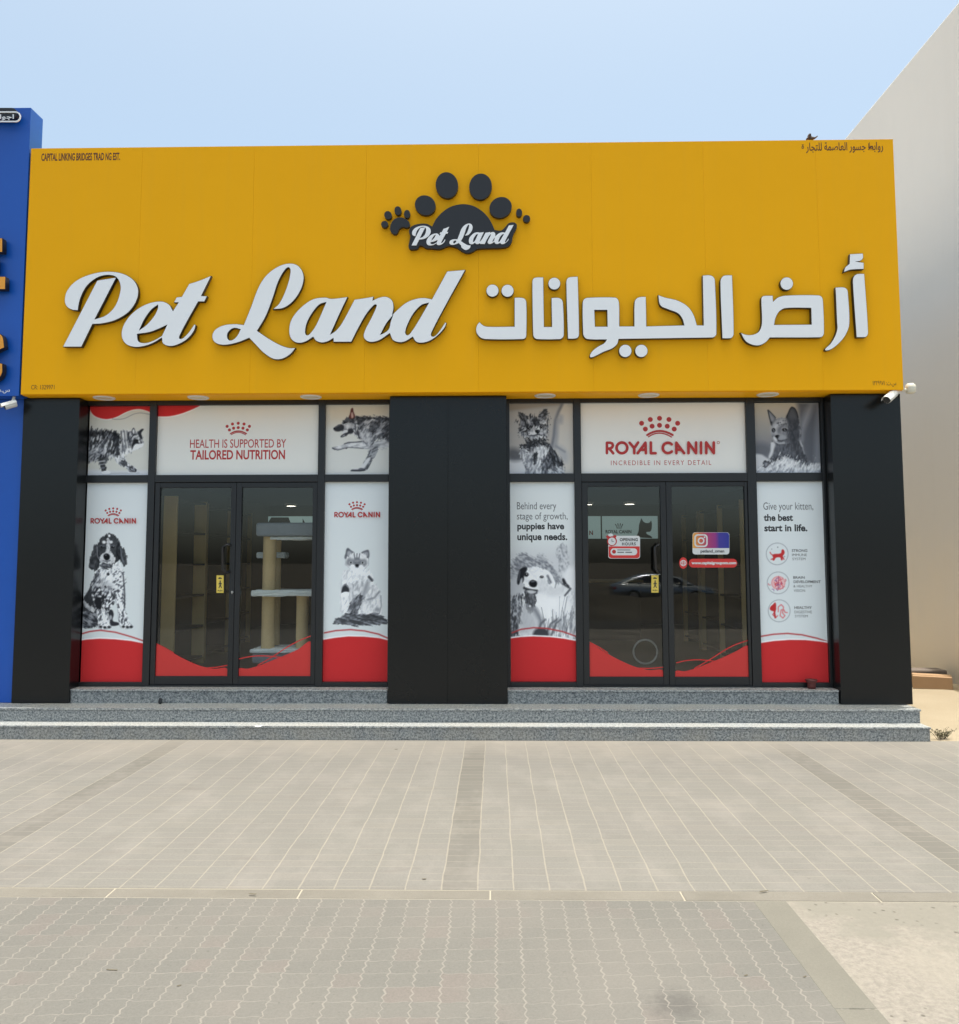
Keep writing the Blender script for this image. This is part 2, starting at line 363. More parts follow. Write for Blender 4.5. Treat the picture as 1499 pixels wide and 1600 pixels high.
def m_glass():
    N = NT('clear_glass'); N.t.nodes.remove(N.b)
    lw = N.n('ShaderNodeLayerWeight'); lw.inputs['Blend'].default_value = .5
    f = N.math('MULTIPLY_ADD', N.math('POWER', lw.outputs['Facing'], 5), .965, .036)
    tr = N.n('ShaderNodeBsdfTransparent', i_0=(.95, .96, .95, 1)); gl = N.n('ShaderNodeBsdfGlossy', i_0=(1, 1, 1, 1)); gl.inputs['Roughness'].default_value = .012
    co = N.coord(); bp = N.t.nodes.new('ShaderNodeBump'); bp.inputs['Strength'].default_value = .015; bp.inputs['Distance'].default_value = .02
    N.l(N.noise(co, 2.0, 1), bp.inputs['Height']); N.l(bp.outputs[0], gl.inputs['Normal'])
    mx = N.n('ShaderNodeMixShader', i_0=f, i_1=tr.outputs[0], i_2=gl.outputs[0])
    N.l(mx.outputs[0], N.t.nodes['Material Output'].inputs[0])
    return N.m
def m_print():
    N = NT('printed_vinyl'); at = N.n('ShaderNodeAttribute', attribute_name='ink')
    N.set(Base_Color=at.outputs['Color'], Roughness=.5, Specular_IOR_Level=.1)
    return N.m
def m_emit(name, col, st):
    N = NT(name); N.set(Base_Color=col, Emission_Color=col, Emission_Strength=st); return N.m
def m_yellow():
    N = NT('yellow_cladding'); co = N.coord()
    f = N.noise(co, 1.4, 6, .6); s_ = N.noise(N.coord((9, 1, .5)), 1.2, 4)
    c = N.mix(f, (.93, .44, .006), (.97, .47, .008))
    c = N.mix(N.math('MULTIPLY', N.ramp(s_, [(.5, 0.0), (.75, 1.0)]), .06), c, (.72, .40, .06))
    N.set(Base_Color=c, Roughness=.5, Specular_IOR_Level=.1); return N.m

M = dict(
    yellow=m_yellow(), pav=m_pavers(), zig=m_zigzag(), glass=m_glass(), print=m_print(),
    black=plain('black_cladding', (.0088, .0096, .010), .26, .12, 1.6, spec=.35),
    frame=plain('black_aluminium', (.014, .015, .017), .38, .15, 4),
    white_face=plain('white_acrylic', (.91, .92, .95), .3, .02, 2),
    black_return=plain('black_letter_return', (.014, .014, .015), .4, .2, 8),
    logo_black=plain('dark_logo_board', (.011, .012, .0165), .45, .1, 4),
    bottom=plain('brown_soffit', (.55, .30, .06), .5, .12, 3),
    white=plain('white_plastic', (.76, .75, .72), .4, .05, 6),
    cream=plain('cream_plastic', (.72, .68, .56), .5, .08, 12),
    dark=plain('dark_plastic', (.02, .02, .022), .35, .1, 9),
    blue=plain('blue_cladding', (.006, .090, .46), .34, .08, 1.5),
    orange=plain('orange_acrylic', (.86, .36, .03), .35, .05, 4),
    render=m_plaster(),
    plaster=plain('shop_plaster', (.62, .58, .52), .9, .05, 1.0),
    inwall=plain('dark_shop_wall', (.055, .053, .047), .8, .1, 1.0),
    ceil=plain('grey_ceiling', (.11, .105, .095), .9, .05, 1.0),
    tile=plain('shop_floor_tile', (.16, .15, .14), .35, .1, 2),
    wood=plain('light_wood_panel', (.68, .50, .24), .5, .14, 4),
    sisal=None, plush=None,
    greyfelt=plain('grey_felt', (.23, .26, .30), .95, .12, 14, bump=.3, bscale=120),
    teal=m_emit('pale_teal_glow', (.33, .47, .47), .14),  # faint emission added so the back wall boards show up
    red=plain('red_vinyl', (.66, .036, .032), .42, .05, 3),
    redtext=plain('red_ink', (.50, .028, .028), .5, .05, 6),
    ink=plain('dark_ink', (.024, .024, .028), .5, .1, 6),
    greyink=plain('grey_ink', (.14, .14, .15), .5, .1, 6),
    brownink=plain('brown_ink', (.10, .022, .006), .5, .1, 6),
    vinylwhite=plain('white_vinyl', (.72, .73, .73), .45, .04, 3),
    yellowst=plain('yellow_sticker', (.80, .60, .10), .45, .06, 8),
    metal=plain('steel', (.55, .55, .55), .3, .1, 12, metal=1.0),
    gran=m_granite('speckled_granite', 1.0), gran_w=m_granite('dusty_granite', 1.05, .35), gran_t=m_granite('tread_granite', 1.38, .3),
    sand=m_ground('sand', (.33, .275, .195), (.37, .31, .225), None, .8, 60, .5),
    lot=m_ground('sandy_lot', (.075, .068, .056), (.12, .106, .085), (.05, .045, .038), .35, 40, .6),
    asphalt=m_ground('asphalt', (.075, .072, .067), (.10, .095, .087), None, .5, 150, .4),
    gravel=m_rough(),
    kerb=m_ground('kerb_concrete', (.165, .154, .135), (.200, .187, .165), None, 2.2, 140, .3),
    band=m_ground('edging_concrete', (.160, .153, .134), (.180, .172, .150), None, 2, 150, .25),
    carton=plain('brown_carton', (.40, .255, .145), .8, .12, 5),
    stone=plain('dusty_kerbstone', (.16, .13, .11), .9, .2, 9, bump=.4),
    leaf=plain('dusty_green_leaf', (.16, .16, .08), .7, .3, 30),
    dryleaf=plain('dry_leaf', (.10, .085, .06), .8, .3, 30),
    pot=plain('dull_red_pot', (.13, .028, .026), .5, .15, 12),
    feather=plain('brown_feather', (.07, .045, .035), .8, .4, 60),
    lamp=m_emit('lamp_glow', (1, .93, .8), 3),
    diffuser=plain('frosted_diffuser', (.70, .60, .42), .4, .05, 8),
    carpaint=plain('silver_car_paint', (.30, .33, .37), .20, .04, 3, metal=.8),
    carglass=plain('tinted_car_glass', (.008, .008, .01), .05, .1, 3, spec=.8),
    tyre=plain('tyre_rubber', (.015, .015, .015), .8, .2, 9),
    taillamp=plain('red_lens', (.35, .02, .02), .2, .1, 9), chrome=plain('bright_trim', (.75, .75, .75), .2, .02, 9, metal=1.0),
)
def m_sisal():
    N = NT('sisal_rope'); co = N.coord(); sx = N.n('ShaderNodeSeparateXYZ', i_0=co)
    wv = N.math('SINE', N.math('MULTIPLY', sx.outputs[2], 560)); f = N.noise(co, 40, 4, .7)
    N.set(Base_Color=N.mix(f, (.58, .42, .21), (.74, .56, .32)), Roughness=.95); N.bump(N.math('MULTIPLY_ADD', wv, .5, f), .6, .004); return N.m
M['sisal'] = m_sisal()
M['plush'] = plain('white_plush', (.78, .82, .83), .95, .10, 40, bump=.8, bscale=90)

exec_after = []
# ------------------------------------------------------------------ printed posters: ink laid on a fine grid of the sheet
class Print:
    """the sheet's print, drawn in the coordinates of an enlarged view of the poster and kept as colours of the sheet's own mesh"""
    def __init__(s, quad, z, per=1.6, white=(199, 201, 201)):
        s.z = z; q = [np.array(p, float) for p in quad]           # TL TR BR BL in photo pixels
        s.q = q; w = np.linalg.norm(q[1]-q[0]); h = np.linalg.norm(q[3]-q[0])
        s.nx, s.ny = int(w*per)+2, int(h*per)+2
        U, V = np.meshgrid(np.linspace(0, 1, s.nx), np.linspace(0, 1, s.ny))
        pt = (q[0]*(1-U)[..., None] + q[1]*U[..., None])*(1-V)[..., None] + (q[3]*(1-U)[..., None] + q[2]*U[..., None])*V[..., None]
        s.PX, s.PY = pt[..., 0], pt[..., 1]
        s.C = np.empty((s.ny, s.nx, 3)); s.C[:] = white
        s.cell = 1/per
    def zc(s): return (s.PX-s.z[0])*s.z[2], (s.PY-s.z[1])*s.z[2]
    def _blend(s, sl, al, col):
        c = np.array(s.tone(col)); s.C[sl] = s.C[sl]*(1-al[..., None]) + c*al[..., None]
    def tone(s, v):
        if isinstance(v, tuple): return v
        t = 1-abs(v-110)/145
        return (v-4*t, v-1*t, v+7*t)
    def _box(s, pts, pad):
        X, Y = s.zc(); p = np.array(pts)
        m = (X > p[:, 0].min()-pad) & (X < p[:, 0].max()+pad) & (Y > p[:, 1].min()-pad) & (Y < p[:, 1].max()+pad)
        if not m.any(): return None
        r, c = np.where(m); sl = (slice(r.min(), r.max()+1), slice(c.min(), c.max()+1))
        return sl, X[sl], Y[sl]
    @staticmethod
    def dist(X, Y, pts, closed):
        p = np.array(pts, float); d = np.full(X.shape, 1e9); ins = np.zeros(X.shape, bool)
        n = len(p)
        for i in range(n if closed else n-1):
            a, b = p[i], p[(i+1) % n]; ab = b-a; L = ab@ab + 1e-9
            t = np.clip(((X-a[0])*ab[0]+(Y-a[1])*ab[1])/L, 0, 1)
            d = np.minimum(d, np.hypot(X-a[0]-t*ab[0], Y-a[1]-t*ab[1]))
            if closed:
                cr = (a[1] > Y) != (b[1] > Y)
                with np.errstate(divide='ignore', invalid='ignore'):
                    ins ^= cr & (X < (b[0]-a[0])*(Y-a[1])/(b[1]-a[1]) + a[0])
        return d, ins
    def poly(s, pts, v, soft=None, a=1.0, smooth=True):
        soft = soft or s.cell*s.z[2]*1.3
        pp = cat(pts, 4) if smooth else pts
        b = s._box(pp, soft)
        if not b: return s
        d, ins = s.dist(b[1], b[2], pp, True); sd = np.where(ins, d, -d)
        s._blend(b[0], a*np.clip(sd/soft+.5, 0, 1), v); return s
    def line(s, pts, w, v, soft=None, a=1.0):
        soft = soft or s.cell*s.z[2]*1.3
        b = s._box(pts, w+soft)
        if not b: return s
        d, _ = s.dist(b[1], b[2], pts, False)
        s._blend(b[0], a*np.clip((w/2-d)/soft+.5, 0, 1), v); return s
    def dot(s, x, y, r, v, ry=None, soft=None, a=1.0): return s.poly(circ(x, y, r, ry, n=14), v, soft, a, False)
    def field(s, ang, L, blur):
        n = RNG.normal(size=(s.ny, s.nx))
        for _ in range(blur): n = (n + np.roll(n, 1, 0) + np.roll(n, -1, 0) + np.roll(n, 1, 1) + np.roll(n, -1, 1))/5
        o = np.zeros_like(n)
        for k in range(-L, L+1): o += np.roll(n, (round(k*math.sin(ang)+.6*math.sin(k*.5)*math.cos(ang)), round(k*math.cos(ang)-.6*math.sin(k*.5)*math.sin(ang))), (0, 1))
        return (o-o.mean())/o.std()
    def fur(s, poly, n, length, ang, w, tones, bend=.4, a=.85, edge=.6):
        """hair: streaks over soft blotches inside an outline, shading smoothly through the tones, ragged at its edge"""
        p = np.array(poly); c = p.mean(0); th = ang(*c) if callable(ang) else ang; per = 1/(s.cell*s.z[2])
        L = int(min(12, max(2, length*per*.3))); bl = 2 if w*per > 1.6 else 1
        bx = s._box(poly, w*2)
        if not bx: return s
        sl, X, Y = bx; d, ins = s.dist(X, Y, poly, True); sd = np.where(ins, d, -d)
        f = (s.field(th+RNG.normal()*.1, L, bl)*.75 + s.field(th, max(3, L//2), 8)*.65)[sl]
        k = f.ravel().argsort().argsort().reshape(f.shape)/max(1, f.size-1)
        tn = sorted(tones); v = np.interp(k, np.linspace(0, 1, len(tn)), tn)
        m = a*np.clip((sd + (s.field(th, L, 1)[sl]-.3)*w*edge)/(w*.6)+.5, 0, 1)
        t = 1-np.abs(v-110)/145; col = np.stack([v-4*t, v-1*t, v+7*t], -1)
        s.C[sl] = s.C[sl]*(1-m[..., None]) + col*m[..., None]
        return s
    def outline(s, pts, w, v, a=.8): return s.line(cat(pts, 4)+[cat(pts, 4)[0]], w, v, a=a)
    def grad(s, v0, v1, y0, y1):
        X, Y = s.zc(); t = np.clip((Y-y0)/(y1-y0), 0, 1)[..., None]
        s.C = s.C*0 + np.array(s.tone(v0))*(1-t) + np.array(s.tone(v1))*t; return s
    def build(s, name, Y, label, group=None, parent=None):
        x0 = (P(*s.q[0], Y)[0]+P(*s.q[3], Y)[0])/2; x1 = (P(*s.q[1], Y)[0]+P(*s.q[2], Y)[0])/2
        z1 = (P(*s.q[0], Y)[1]+P(*s.q[1], Y)[1])/2; z0 = (P(*s.q[3], Y)[1]+P(*s.q[2], Y)[1])/2
        for ax in (0, 1):                                        # the print's dots run together a little
            s.C = np.concatenate([s.C.take([0], ax), (s.C.take(range(0, s.C.shape[ax]-2), ax)*.24 + s.C.take(range(1, s.C.shape[ax]-1), ax)*.52 + s.C.take(range(2, s.C.shape[ax]), ax)*.24), s.C.take([-1], ax)], ax)
        xs = np.linspace(x0, x1, s.nx); zs = np.linspace(z1, z0, s.ny)
        XX, ZZ = np.meshgrid(xs, zs); n = s.nx*s.ny
        co = np.stack([XX, np.full_like(XX, Y), ZZ], -1).reshape(-1, 3)
        i = np.arange(n).reshape(s.ny, s.nx); a, b, c, d = i[1:, :-1], i[1:, 1:], i[:-1, 1:], i[:-1, :-1]
        fs = np.stack([a, b, c, d], -1).reshape(-1, 4)
        # back and rim give the sheet its thickness
        bk = np.array([(x0, Y+.002, z0), (x1, Y+.002, z0), (x1, Y+.002, z1), (x0, Y+.002, z1)])
        me = bpy.data.meshes.new(name)
        c4 = [i[-1, 0], i[-1, -1], i[0, -1], i[0, 0]]
        rim = [(n+3, n+2, n+1, n+0)] + [(c4[k], n+k, n+(k+1) % 4, c4[(k+1) % 4]) for k in range(4)]
        me.from_pydata(np.vstack([co, bk]).tolist(), [], fs.tolist()+[tuple(int(q) for q in r) for r in rim])
        col = np.clip(s.C.reshape(-1, 3)/255, 0, 1); L = np.where(col <= .04045, col/12.92, ((col+.055)/1.055)**2.4)*INK
        L = np.vstack([L, np.full((4, 3), .6)])
        at = me.attributes.new('ink', 'FLOAT_COLOR', 'POINT')
        at.data.foreach_set('color', np.hstack([L, np.ones((n+4, 1))]).astype(np.float32).ravel())
        o = link(name, me, M['print'], parent)
        if label: tag(o, label, 'poster', group)
        return o
INK = 1.58
REDI = (178, 44, 46)

def art_walking_cat(q):
    z = Print(q, (120, 630, 11.53), white=(190, 190, 184))
    z.poly([(212, 1190), (700, 1225), (1310, 1210), (1300, 1320), (165, 1320)], 198, 60, smooth=False); z.line([(480, 1275), (760, 1262), (1120, 1258)], 22, 160, 30, .6)
    z.poly([(180, 40, 1), (1350, 40, 1), (1350, 195, 1), (1250, 150), (1130, 125), (1000, 135), (860, 190), (720, 262), (560, 300), (420, 285), (300, 228), (240, 150)], 214)
    z.poly([(215, 40, 1), (1350, 40, 1), (1350, 180, 1), (1250, 135), (1130, 108), (1000, 120), (860, 172), (720, 245), (560, 285), (420, 270), (300, 212), (240, 130)], REDI)
    z.line(cat([(640, 278), (760, 292), (880, 268), (1020, 200), (1130, 178), (1240, 190), (1330, 215)], 4)[:24], 9, 120)
    z.fur(cat([(690, 900), (840, 930), (900, 1030), (1000, 1120), (1090, 1200), (1060, 1248), (960, 1252), (880, 1165), (760, 1110), (680, 1040)], 3), 0, 80, .7, 14, [110, 170, 200, 214])
    z.fur(cat([(765, 1075), (850, 1030), (920, 1085), (870, 1155), (785, 1120)], 3), 0, 60, .6, 18, [40, 50, 70, 120]); z.fur(cat([(890, 1150), (960, 1125), (1080, 1198), (1050, 1242), (960, 1240), (900, 1190)], 3), 0, 50, .6, 14, [30, 36, 70, 160])
    z.line([(935, 1248), (1060, 1254)], 16, 214, 16); z.line([(880, 1142), (935, 1172)], 18, 200, 16)
    z.fur(cat([(430, 870), (560, 930), (560, 1040), (520, 1110), (545, 1215), (470, 1240), (430, 1180), (405, 1080), (385, 990)], 3), 0, 60, 1.5, 16, [26, 32, 40, 80])
    z.line([(410, 1052), (505, 1040)], 20, 176, 16); z.line([(425, 1108), (500, 1096)], 16, 150, 14); z.line([(445, 1170), (500, 1160)], 24, 110, 20); z.poly([(455, 1238), (540, 1216), (612, 1246), (590, 1270), (470, 1274)], 216, 12)
    body = cat([(140, 478), (330, 485), (480, 488), (640, 508), (735, 535), (800, 620), (830, 800), (780, 900), (700, 960), (560, 980), (400, 1010), (300, 1045), (140, 1040)], 3)
    z.fur(body, 0, 190, 1.75, 36, [26, 34, 44, 70, 110, 160, 196]); z.fur(cat([(150, 480), (480, 488), (735, 535), (780, 640), (640, 640), (400, 600), (150, 640)], 3), 0, 120, 1.9, 40, [24, 28, 34, 50, 110], a=.8)
    z.fur(cat([(640, 520), (740, 540), (790, 660), (790, 900), (700, 930), (650, 760)], 3), 0, 120, 1.6, 30, [26, 34, 40, 60, 90])
    z.fur(cat([(380, 700), (520, 620), (590, 760), (520, 900), (400, 960), (330, 980)], 3), 0, 150, 1.9, 30, [90, 150, 190, 206, 60], a=.75); z.fur(cat([(150, 860), (330, 820), (400, 960), (300, 1045), (150, 1040)], 3), 0, 150, 2.2, 26, [70, 100, 140, 180], a=.8)
    z.fur(cat([(770, 500), (860, 478), (960, 490), (1030, 600), (1060, 800), (1000, 880), (900, 930), (880, 980), (800, 940), (760, 800), (800, 660)], 3), 0, 150, 1.45, 26, [90, 150, 196, 212, 216])
    for x in (800, 858, 905): z.line([(x, 510), (x+10, 640), (x+34, 800)], 24, 62, 26, .75)
    head = cat([(925, 520), (990, 498), (1060, 498), (1125, 512), (1170, 560), (1190, 650), (1195, 760), (1150, 800), (1050, 850), (960, 790), (915, 640)], 3)
    z.fur(head, 0, 60, 1.2, 18, [70, 110, 150, 190]); z.poly([(985, 520), (1000, 470), (1026, 446), (1050, 500), (1040, 560), (1000, 560)], 60, 14); z.poly([(1003, 500), (1026, 470), (1042, 520), (1025, 555)], 200, 16)
    z.poly([(1105, 525), (1200, 465), (1160, 545), (1185, 640), (1150, 640), (1110, 580)], 46, 14); z.line([(985, 592), (1040, 612), (1100, 585)], 26, 190, 22); z.line([(975, 640), (1010, 590), (1060, 560)], 18, 40, 16)
    z.poly([(1035, 650), (1110, 680), (1125, 735), (1060, 750), (1010, 830), (985, 780), (1010, 700)], 36, 26); z.dot(1130, 695, 20, 190, soft=14); z.dot(1090, 668, 18, 22, 12); z.poly([(1050, 745), (1150, 735), (1198, 720), (1185, 780), (1080, 835), (1010, 850)], 214, 26); z.line([(1150, 690), (1165, 720)], 16, 60, 12); z.line([(935, 530), (930, 620), (955, 700)], 26, 46, 24)
    return z
def art_shepherd(q):
    z = Print(q, (500, 630, 12.49), white=(192, 193, 190))
    z.poly([(120, 20), (1370, 20), (1370, 300), (120, 420)], (186, 178, 162), 260, .8, smooth=False)
    z.fur(cat([(1050, 760), (1370, 735), (1370, 870), (1140, 885), (1040, 840)], 3), 0, 200, .05, 40, [120, 150, 170, 186])
    z.fur(cat([(960, 900), (1000, 850), (1120, 850), (1140, 925), (1050, 1065), (985, 1185), (915, 1300), (850, 1310), (840, 1190), (905, 1080)], 3), 0, 90, 2.1, 16, [56, 70, 90, 120, 150])
    z.poly([(935, 1075), (985, 1060), (930, 1180), (860, 1270), (800, 1290), (850, 1170)], 192, 24); z.poly([(600, 1312), (640, 1290), (740, 1285), (800, 1265), (890, 1290), (860, 1325), (620, 1326)], 90, 14); z.line([(610, 1318), (780, 1322), (880, 1305)], 18, 40, 14); z.line([(660, 1285), (745, 1283)], 16, 190, 12); z.line([(985, 1180), (920, 1290)], 14, 54, 14)
    leg = cat([(242, 868), (300, 846), (400, 838), (480, 790), (560, 763), (700, 760), (840, 740), (960, 780), (980, 890), (860, 890), (560, 866), (480, 884), (350, 918), (270, 900)], 3)
    z.poly(leg, 150, 12, smooth=False); z.fur(cat([(320, 850), (480, 808), (620, 782), (940, 780), (950, 870), (560, 852), (360, 892)], 3), 0, 120, -.1, 14, [160, 186, 206, 210]); z.line([(480, 792), (560, 766), (700, 762), (850, 742)], 16, 60, 14); z.line([(248, 882), (350, 914), (470, 884), (560, 862), (850, 886)], 12, 70, 12); z.line([(246, 872), (290, 900)], 20, 60, 12); z.dot(518, 880, 16, 50, 12)
    trunk = cat([(640, 300), (700, 255), (850, 272), (1000, 264), (1200, 280), (1375, 290), (1375, 740), (1200, 700), (1090, 720), (1040, 830), (960, 860), (840, 770), (775, 690), (700, 630), (620, 590)], 3)
    z.fur(trunk, 0, 130, 2.1, 24, [60, 84, 110, 140, 170]); z.fur(cat([(690, 255), (1000, 264), (1375, 290), (1375, 360), (1000, 320), (860, 360), (740, 440), (690, 340)], 3), 0, 110, .3, 26, [28, 34, 44, 70])
    z.fur(cat([(1060, 340), (1375, 330), (1375, 740), (1230, 670), (1200, 560), (1080, 600), (1000, 640), (970, 500)], 3), 0, 120, 2.1, 30, [36, 46, 60, 84, 110]); z.fur(cat([(1275, 380), (1195, 560), (1115, 620), (1110, 520), (1200, 430)], 3), 0, 80, 2.1, 24, [130, 170, 190])
    z.fur(cat([(790, 600), (860, 510), (960, 500), (1000, 700), (960, 830), (840, 740)], 3), 0, 100, 1.8, 30, [110, 150, 176, 190]); z.fur(cat([(720, 500), (850, 390), (1040, 300), (980, 380), (820, 500), (760, 640)], 3), 0, 120, 2.4, 20, [60, 120, 160, 180])
    z.fur(cat([(600, 440), (700, 340), (760, 480), (780, 680), (700, 630), (620, 590)], 3), 0, 100, 1.1, 20, [80, 140, 186, 196]); z.line([(750, 480), (735, 560), (770, 690)], 20, 50, 20); z.line([(690, 430), (700, 540), (740, 620)], 18, 70, 18); z.line([(860, 400), (770, 520)], 14, 52, 14)
    head = cat([(560, 270), (640, 240), (700, 300), (700, 450), (640, 580), (560, 597), (510, 560), (420, 540), (340, 553), (266, 510), (300, 460), (400, 408), (440, 368), (500, 290)], 3)
    z.fur(head, 0, 60, .5, 14, [70, 100, 130, 160]); z.poly([(268, 510), (300, 462), (400, 412), (455, 430), (475, 490), (420, 536), (340, 552)], 48, 22); z.line([(300, 470), (390, 425)], 16, 90, 20)
    z.fur(cat([(440, 372), (500, 290), (590, 250), (680, 290), (660, 400), (570, 350), (500, 400)], 3), 0, 60, .9, 16, [36, 46, 64, 90]); z.poly([(575, 290), (592, 190), (632, 90), (660, 170), (690, 270), (640, 300)], (84, 50, 48), 16); z.poly([(612, 200), (636, 175), (655, 270), (622, 290)], (176, 150, 146), 24)
    z.fur(cat([(470, 430), (540, 385), (610, 450), (600, 510), (500, 500)], 3), 0, 50, .7, 16, [150, 186, 200]); z.line([(462, 395), (500, 372), (524, 376)], 20, 30, 12); z.poly([(545, 520), (630, 500), (650, 575), (560, 600), (500, 640)], 48, 24)
    z.poly([(440, 560), (530, 515), (545, 560), (470, 605)], 190, 18); z.poly([(403, 652), (440, 612), (520, 575), (545, 590), (490, 645), (430, 667)], 56, 14); z.poly([(432, 648), (480, 612), (492, 624), (452, 650)], 140, 12); z.dot(282, 490, 18, 24, 14)
    return z
def art_terrier(q):
    z = Print(q, (790, 625, 13.336)); z.grad(150, 136, 80, 1250)
    z.poly([(60, 60), (1200, 60), (1100, 110), (70, 240)], (140, 132, 124), 60, smooth=False)
    z.poly([(70, 250), (900, 150), (1100, 110), (1030, 420), (960, 1000), (330, 1200), (70, 1180)], (168, 161, 152), 90, .6, smooth=False)
    z.poly([(1190, 70), (1420, 60), (1440, 1540), (1200, 1540), (1000, 1030), (1060, 700), (1040, 420), (1110, 250)], (176, 172, 166), 60, smooth=False); z.poly([(1060, 960), (1290, 1080), (1280, 1300), (1190, 1260)], 150, 120, .7); z.poly([(1120, 320), (1190, 340), (1150, 500)], 140, 90, .8)
    z.poly([(70, 1240), (340, 1245), (470, 1540), (70, 1540)], 190, 24, smooth=False); z.poly([(80, 1020), (340, 1080), (340, 1232), (80, 1228)], 76, 130, .8)
    z.line([(1180, 90), (1100, 260), (1040, 430), (1010, 760), (960, 1000)], 40, 96, 60); z.line([(1050, 960), (1240, 1080)], 30, 120, 50); z.line([(1080, 420), (1070, 760), (1040, 1000)], 70, 128, 70, .7)
    z.fur(cat([(330, 1000), (500, 940), (860, 900), (980, 1010), (1100, 1160), (1220, 1360), (1210, 1560), (450, 1560), (400, 1330), (340, 1180)], 3), 0, 150, 1.5, 34, [50, 80, 120, 150, 180])
    z.fur(cat([(840, 880), (990, 1030), (1110, 1180), (1225, 1370), (1130, 1420), (1000, 1440), (900, 1300), (860, 1100)], 3), 0, 140, 1.0, 30, [26, 32, 44, 70, 110]); z.fur(cat([(310, 1010), (450, 980), (480, 1120), (440, 1330), (370, 1290), (320, 1150)], 3), 0, 90, 1.6, 30, [120, 176, 200, 206])
    z.fur(cat([(430, 1130), (570, 1130), (620, 1560), (460, 1560)], 3), 0, 160, 1.6, 26, [90, 140, 176, 196]); z.fur(cat([(630, 1000), (870, 950), (890, 1130), (750, 1240), (740, 1560), (620, 1560), (650, 1250)], 3), 0, 160, 1.7, 28, [130, 176, 206, 214])
    z.fur(cat([(570, 1140), (660, 1080), (640, 1320), (600, 1340)], 3), 0, 80, 1.6, 24, [26, 40, 70]); z.fur(cat([(770, 1220), (900, 1130), (960, 1400), (860, 1480), (780, 1400)], 3), 0, 100, 1.5, 28, [40, 60, 90, 140]); z.fur(cat([(1060, 1380), (1180, 1410), (1215, 1560), (860, 1560), (920, 1440)], 3), 0, 120, .8, 28, [70, 130, 180, 200])
    z.fur(cat([(400, 880), (500, 800), (830, 780), (880, 900), (840, 960), (640, 950), (500, 1000), (330, 1000)], 3), 0, 80, .4, 40, [22, 28, 36, 60], edge=1.1)
    head = cat([(265, 440), (290, 380), (330, 350), (450, 330), (600, 325), (700, 330), (860, 330), (880, 440), (860, 560), (860, 760), (760, 840), (560, 850), (420, 780), (340, 740), (300, 600)], 3)
    z.fur(head, 0, 90, 1.5, 40, [26, 34, 50, 80, 120], edge=1.2); z.fur(cat([(268, 240), (380, 285), (460, 350), (430, 440), (320, 420), (285, 340)], 3), 0, 60, .8, 18, [30, 44, 70, 100]); z.fur(cat([(690, 300), (760, 220), (868, 182), (872, 340), (800, 420), (720, 380)], 3), 0, 60, 2.2, 18, [34, 50, 84, 120])
    z.fur(cat([(440, 420), (520, 410), (570, 500), (520, 530)], 3), 0, 50, .9, 22, [110, 160, 180]); z.fur(cat([(710, 450), (800, 400), (850, 480), (760, 510)], 3), 0, 50, 2.2, 22, [130, 180, 206]); z.fur(cat([(560, 400), (690, 400), (700, 520), (590, 540)], 3), 0, 60, 1.5, 24, [30, 44, 70])
    z.fur(cat([(430, 740), (510, 620), (600, 560), (700, 545), (790, 600), (850, 710), (770, 790), (640, 820), (500, 800)], 3), 0, 80, 1.4, 26, [120, 170, 200, 214], edge=1.0); z.fur(cat([(300, 560), (430, 600), (440, 790), (330, 740)], 3), 0, 80, 2.2, 26, [40, 70, 150, 196], edge=1.2); z.fur(cat([(800, 560), (880, 560), (870, 780), (800, 790)], 3), 0, 70, 1.0, 26, [50, 120, 190], edge=1.2)
    z.dot(470, 575, 34, 22, 28, 16); z.dot(745, 562, 30, 22, 27, 16); z.dot(478, 566, 8, 210, soft=8); z.dot(750, 553, 8, 210, soft=8); z.poly([(615, 645), (660, 622), (718, 640), (695, 690), (668, 706)], 24, 14); z.dot(690, 650, 12, 90, soft=10); z.line([(480, 748), (600, 742), (675, 716), (760, 742)], 20, 50, 18); z.line([(672, 695), (672, 725)], 14, 40, 12)
    return z
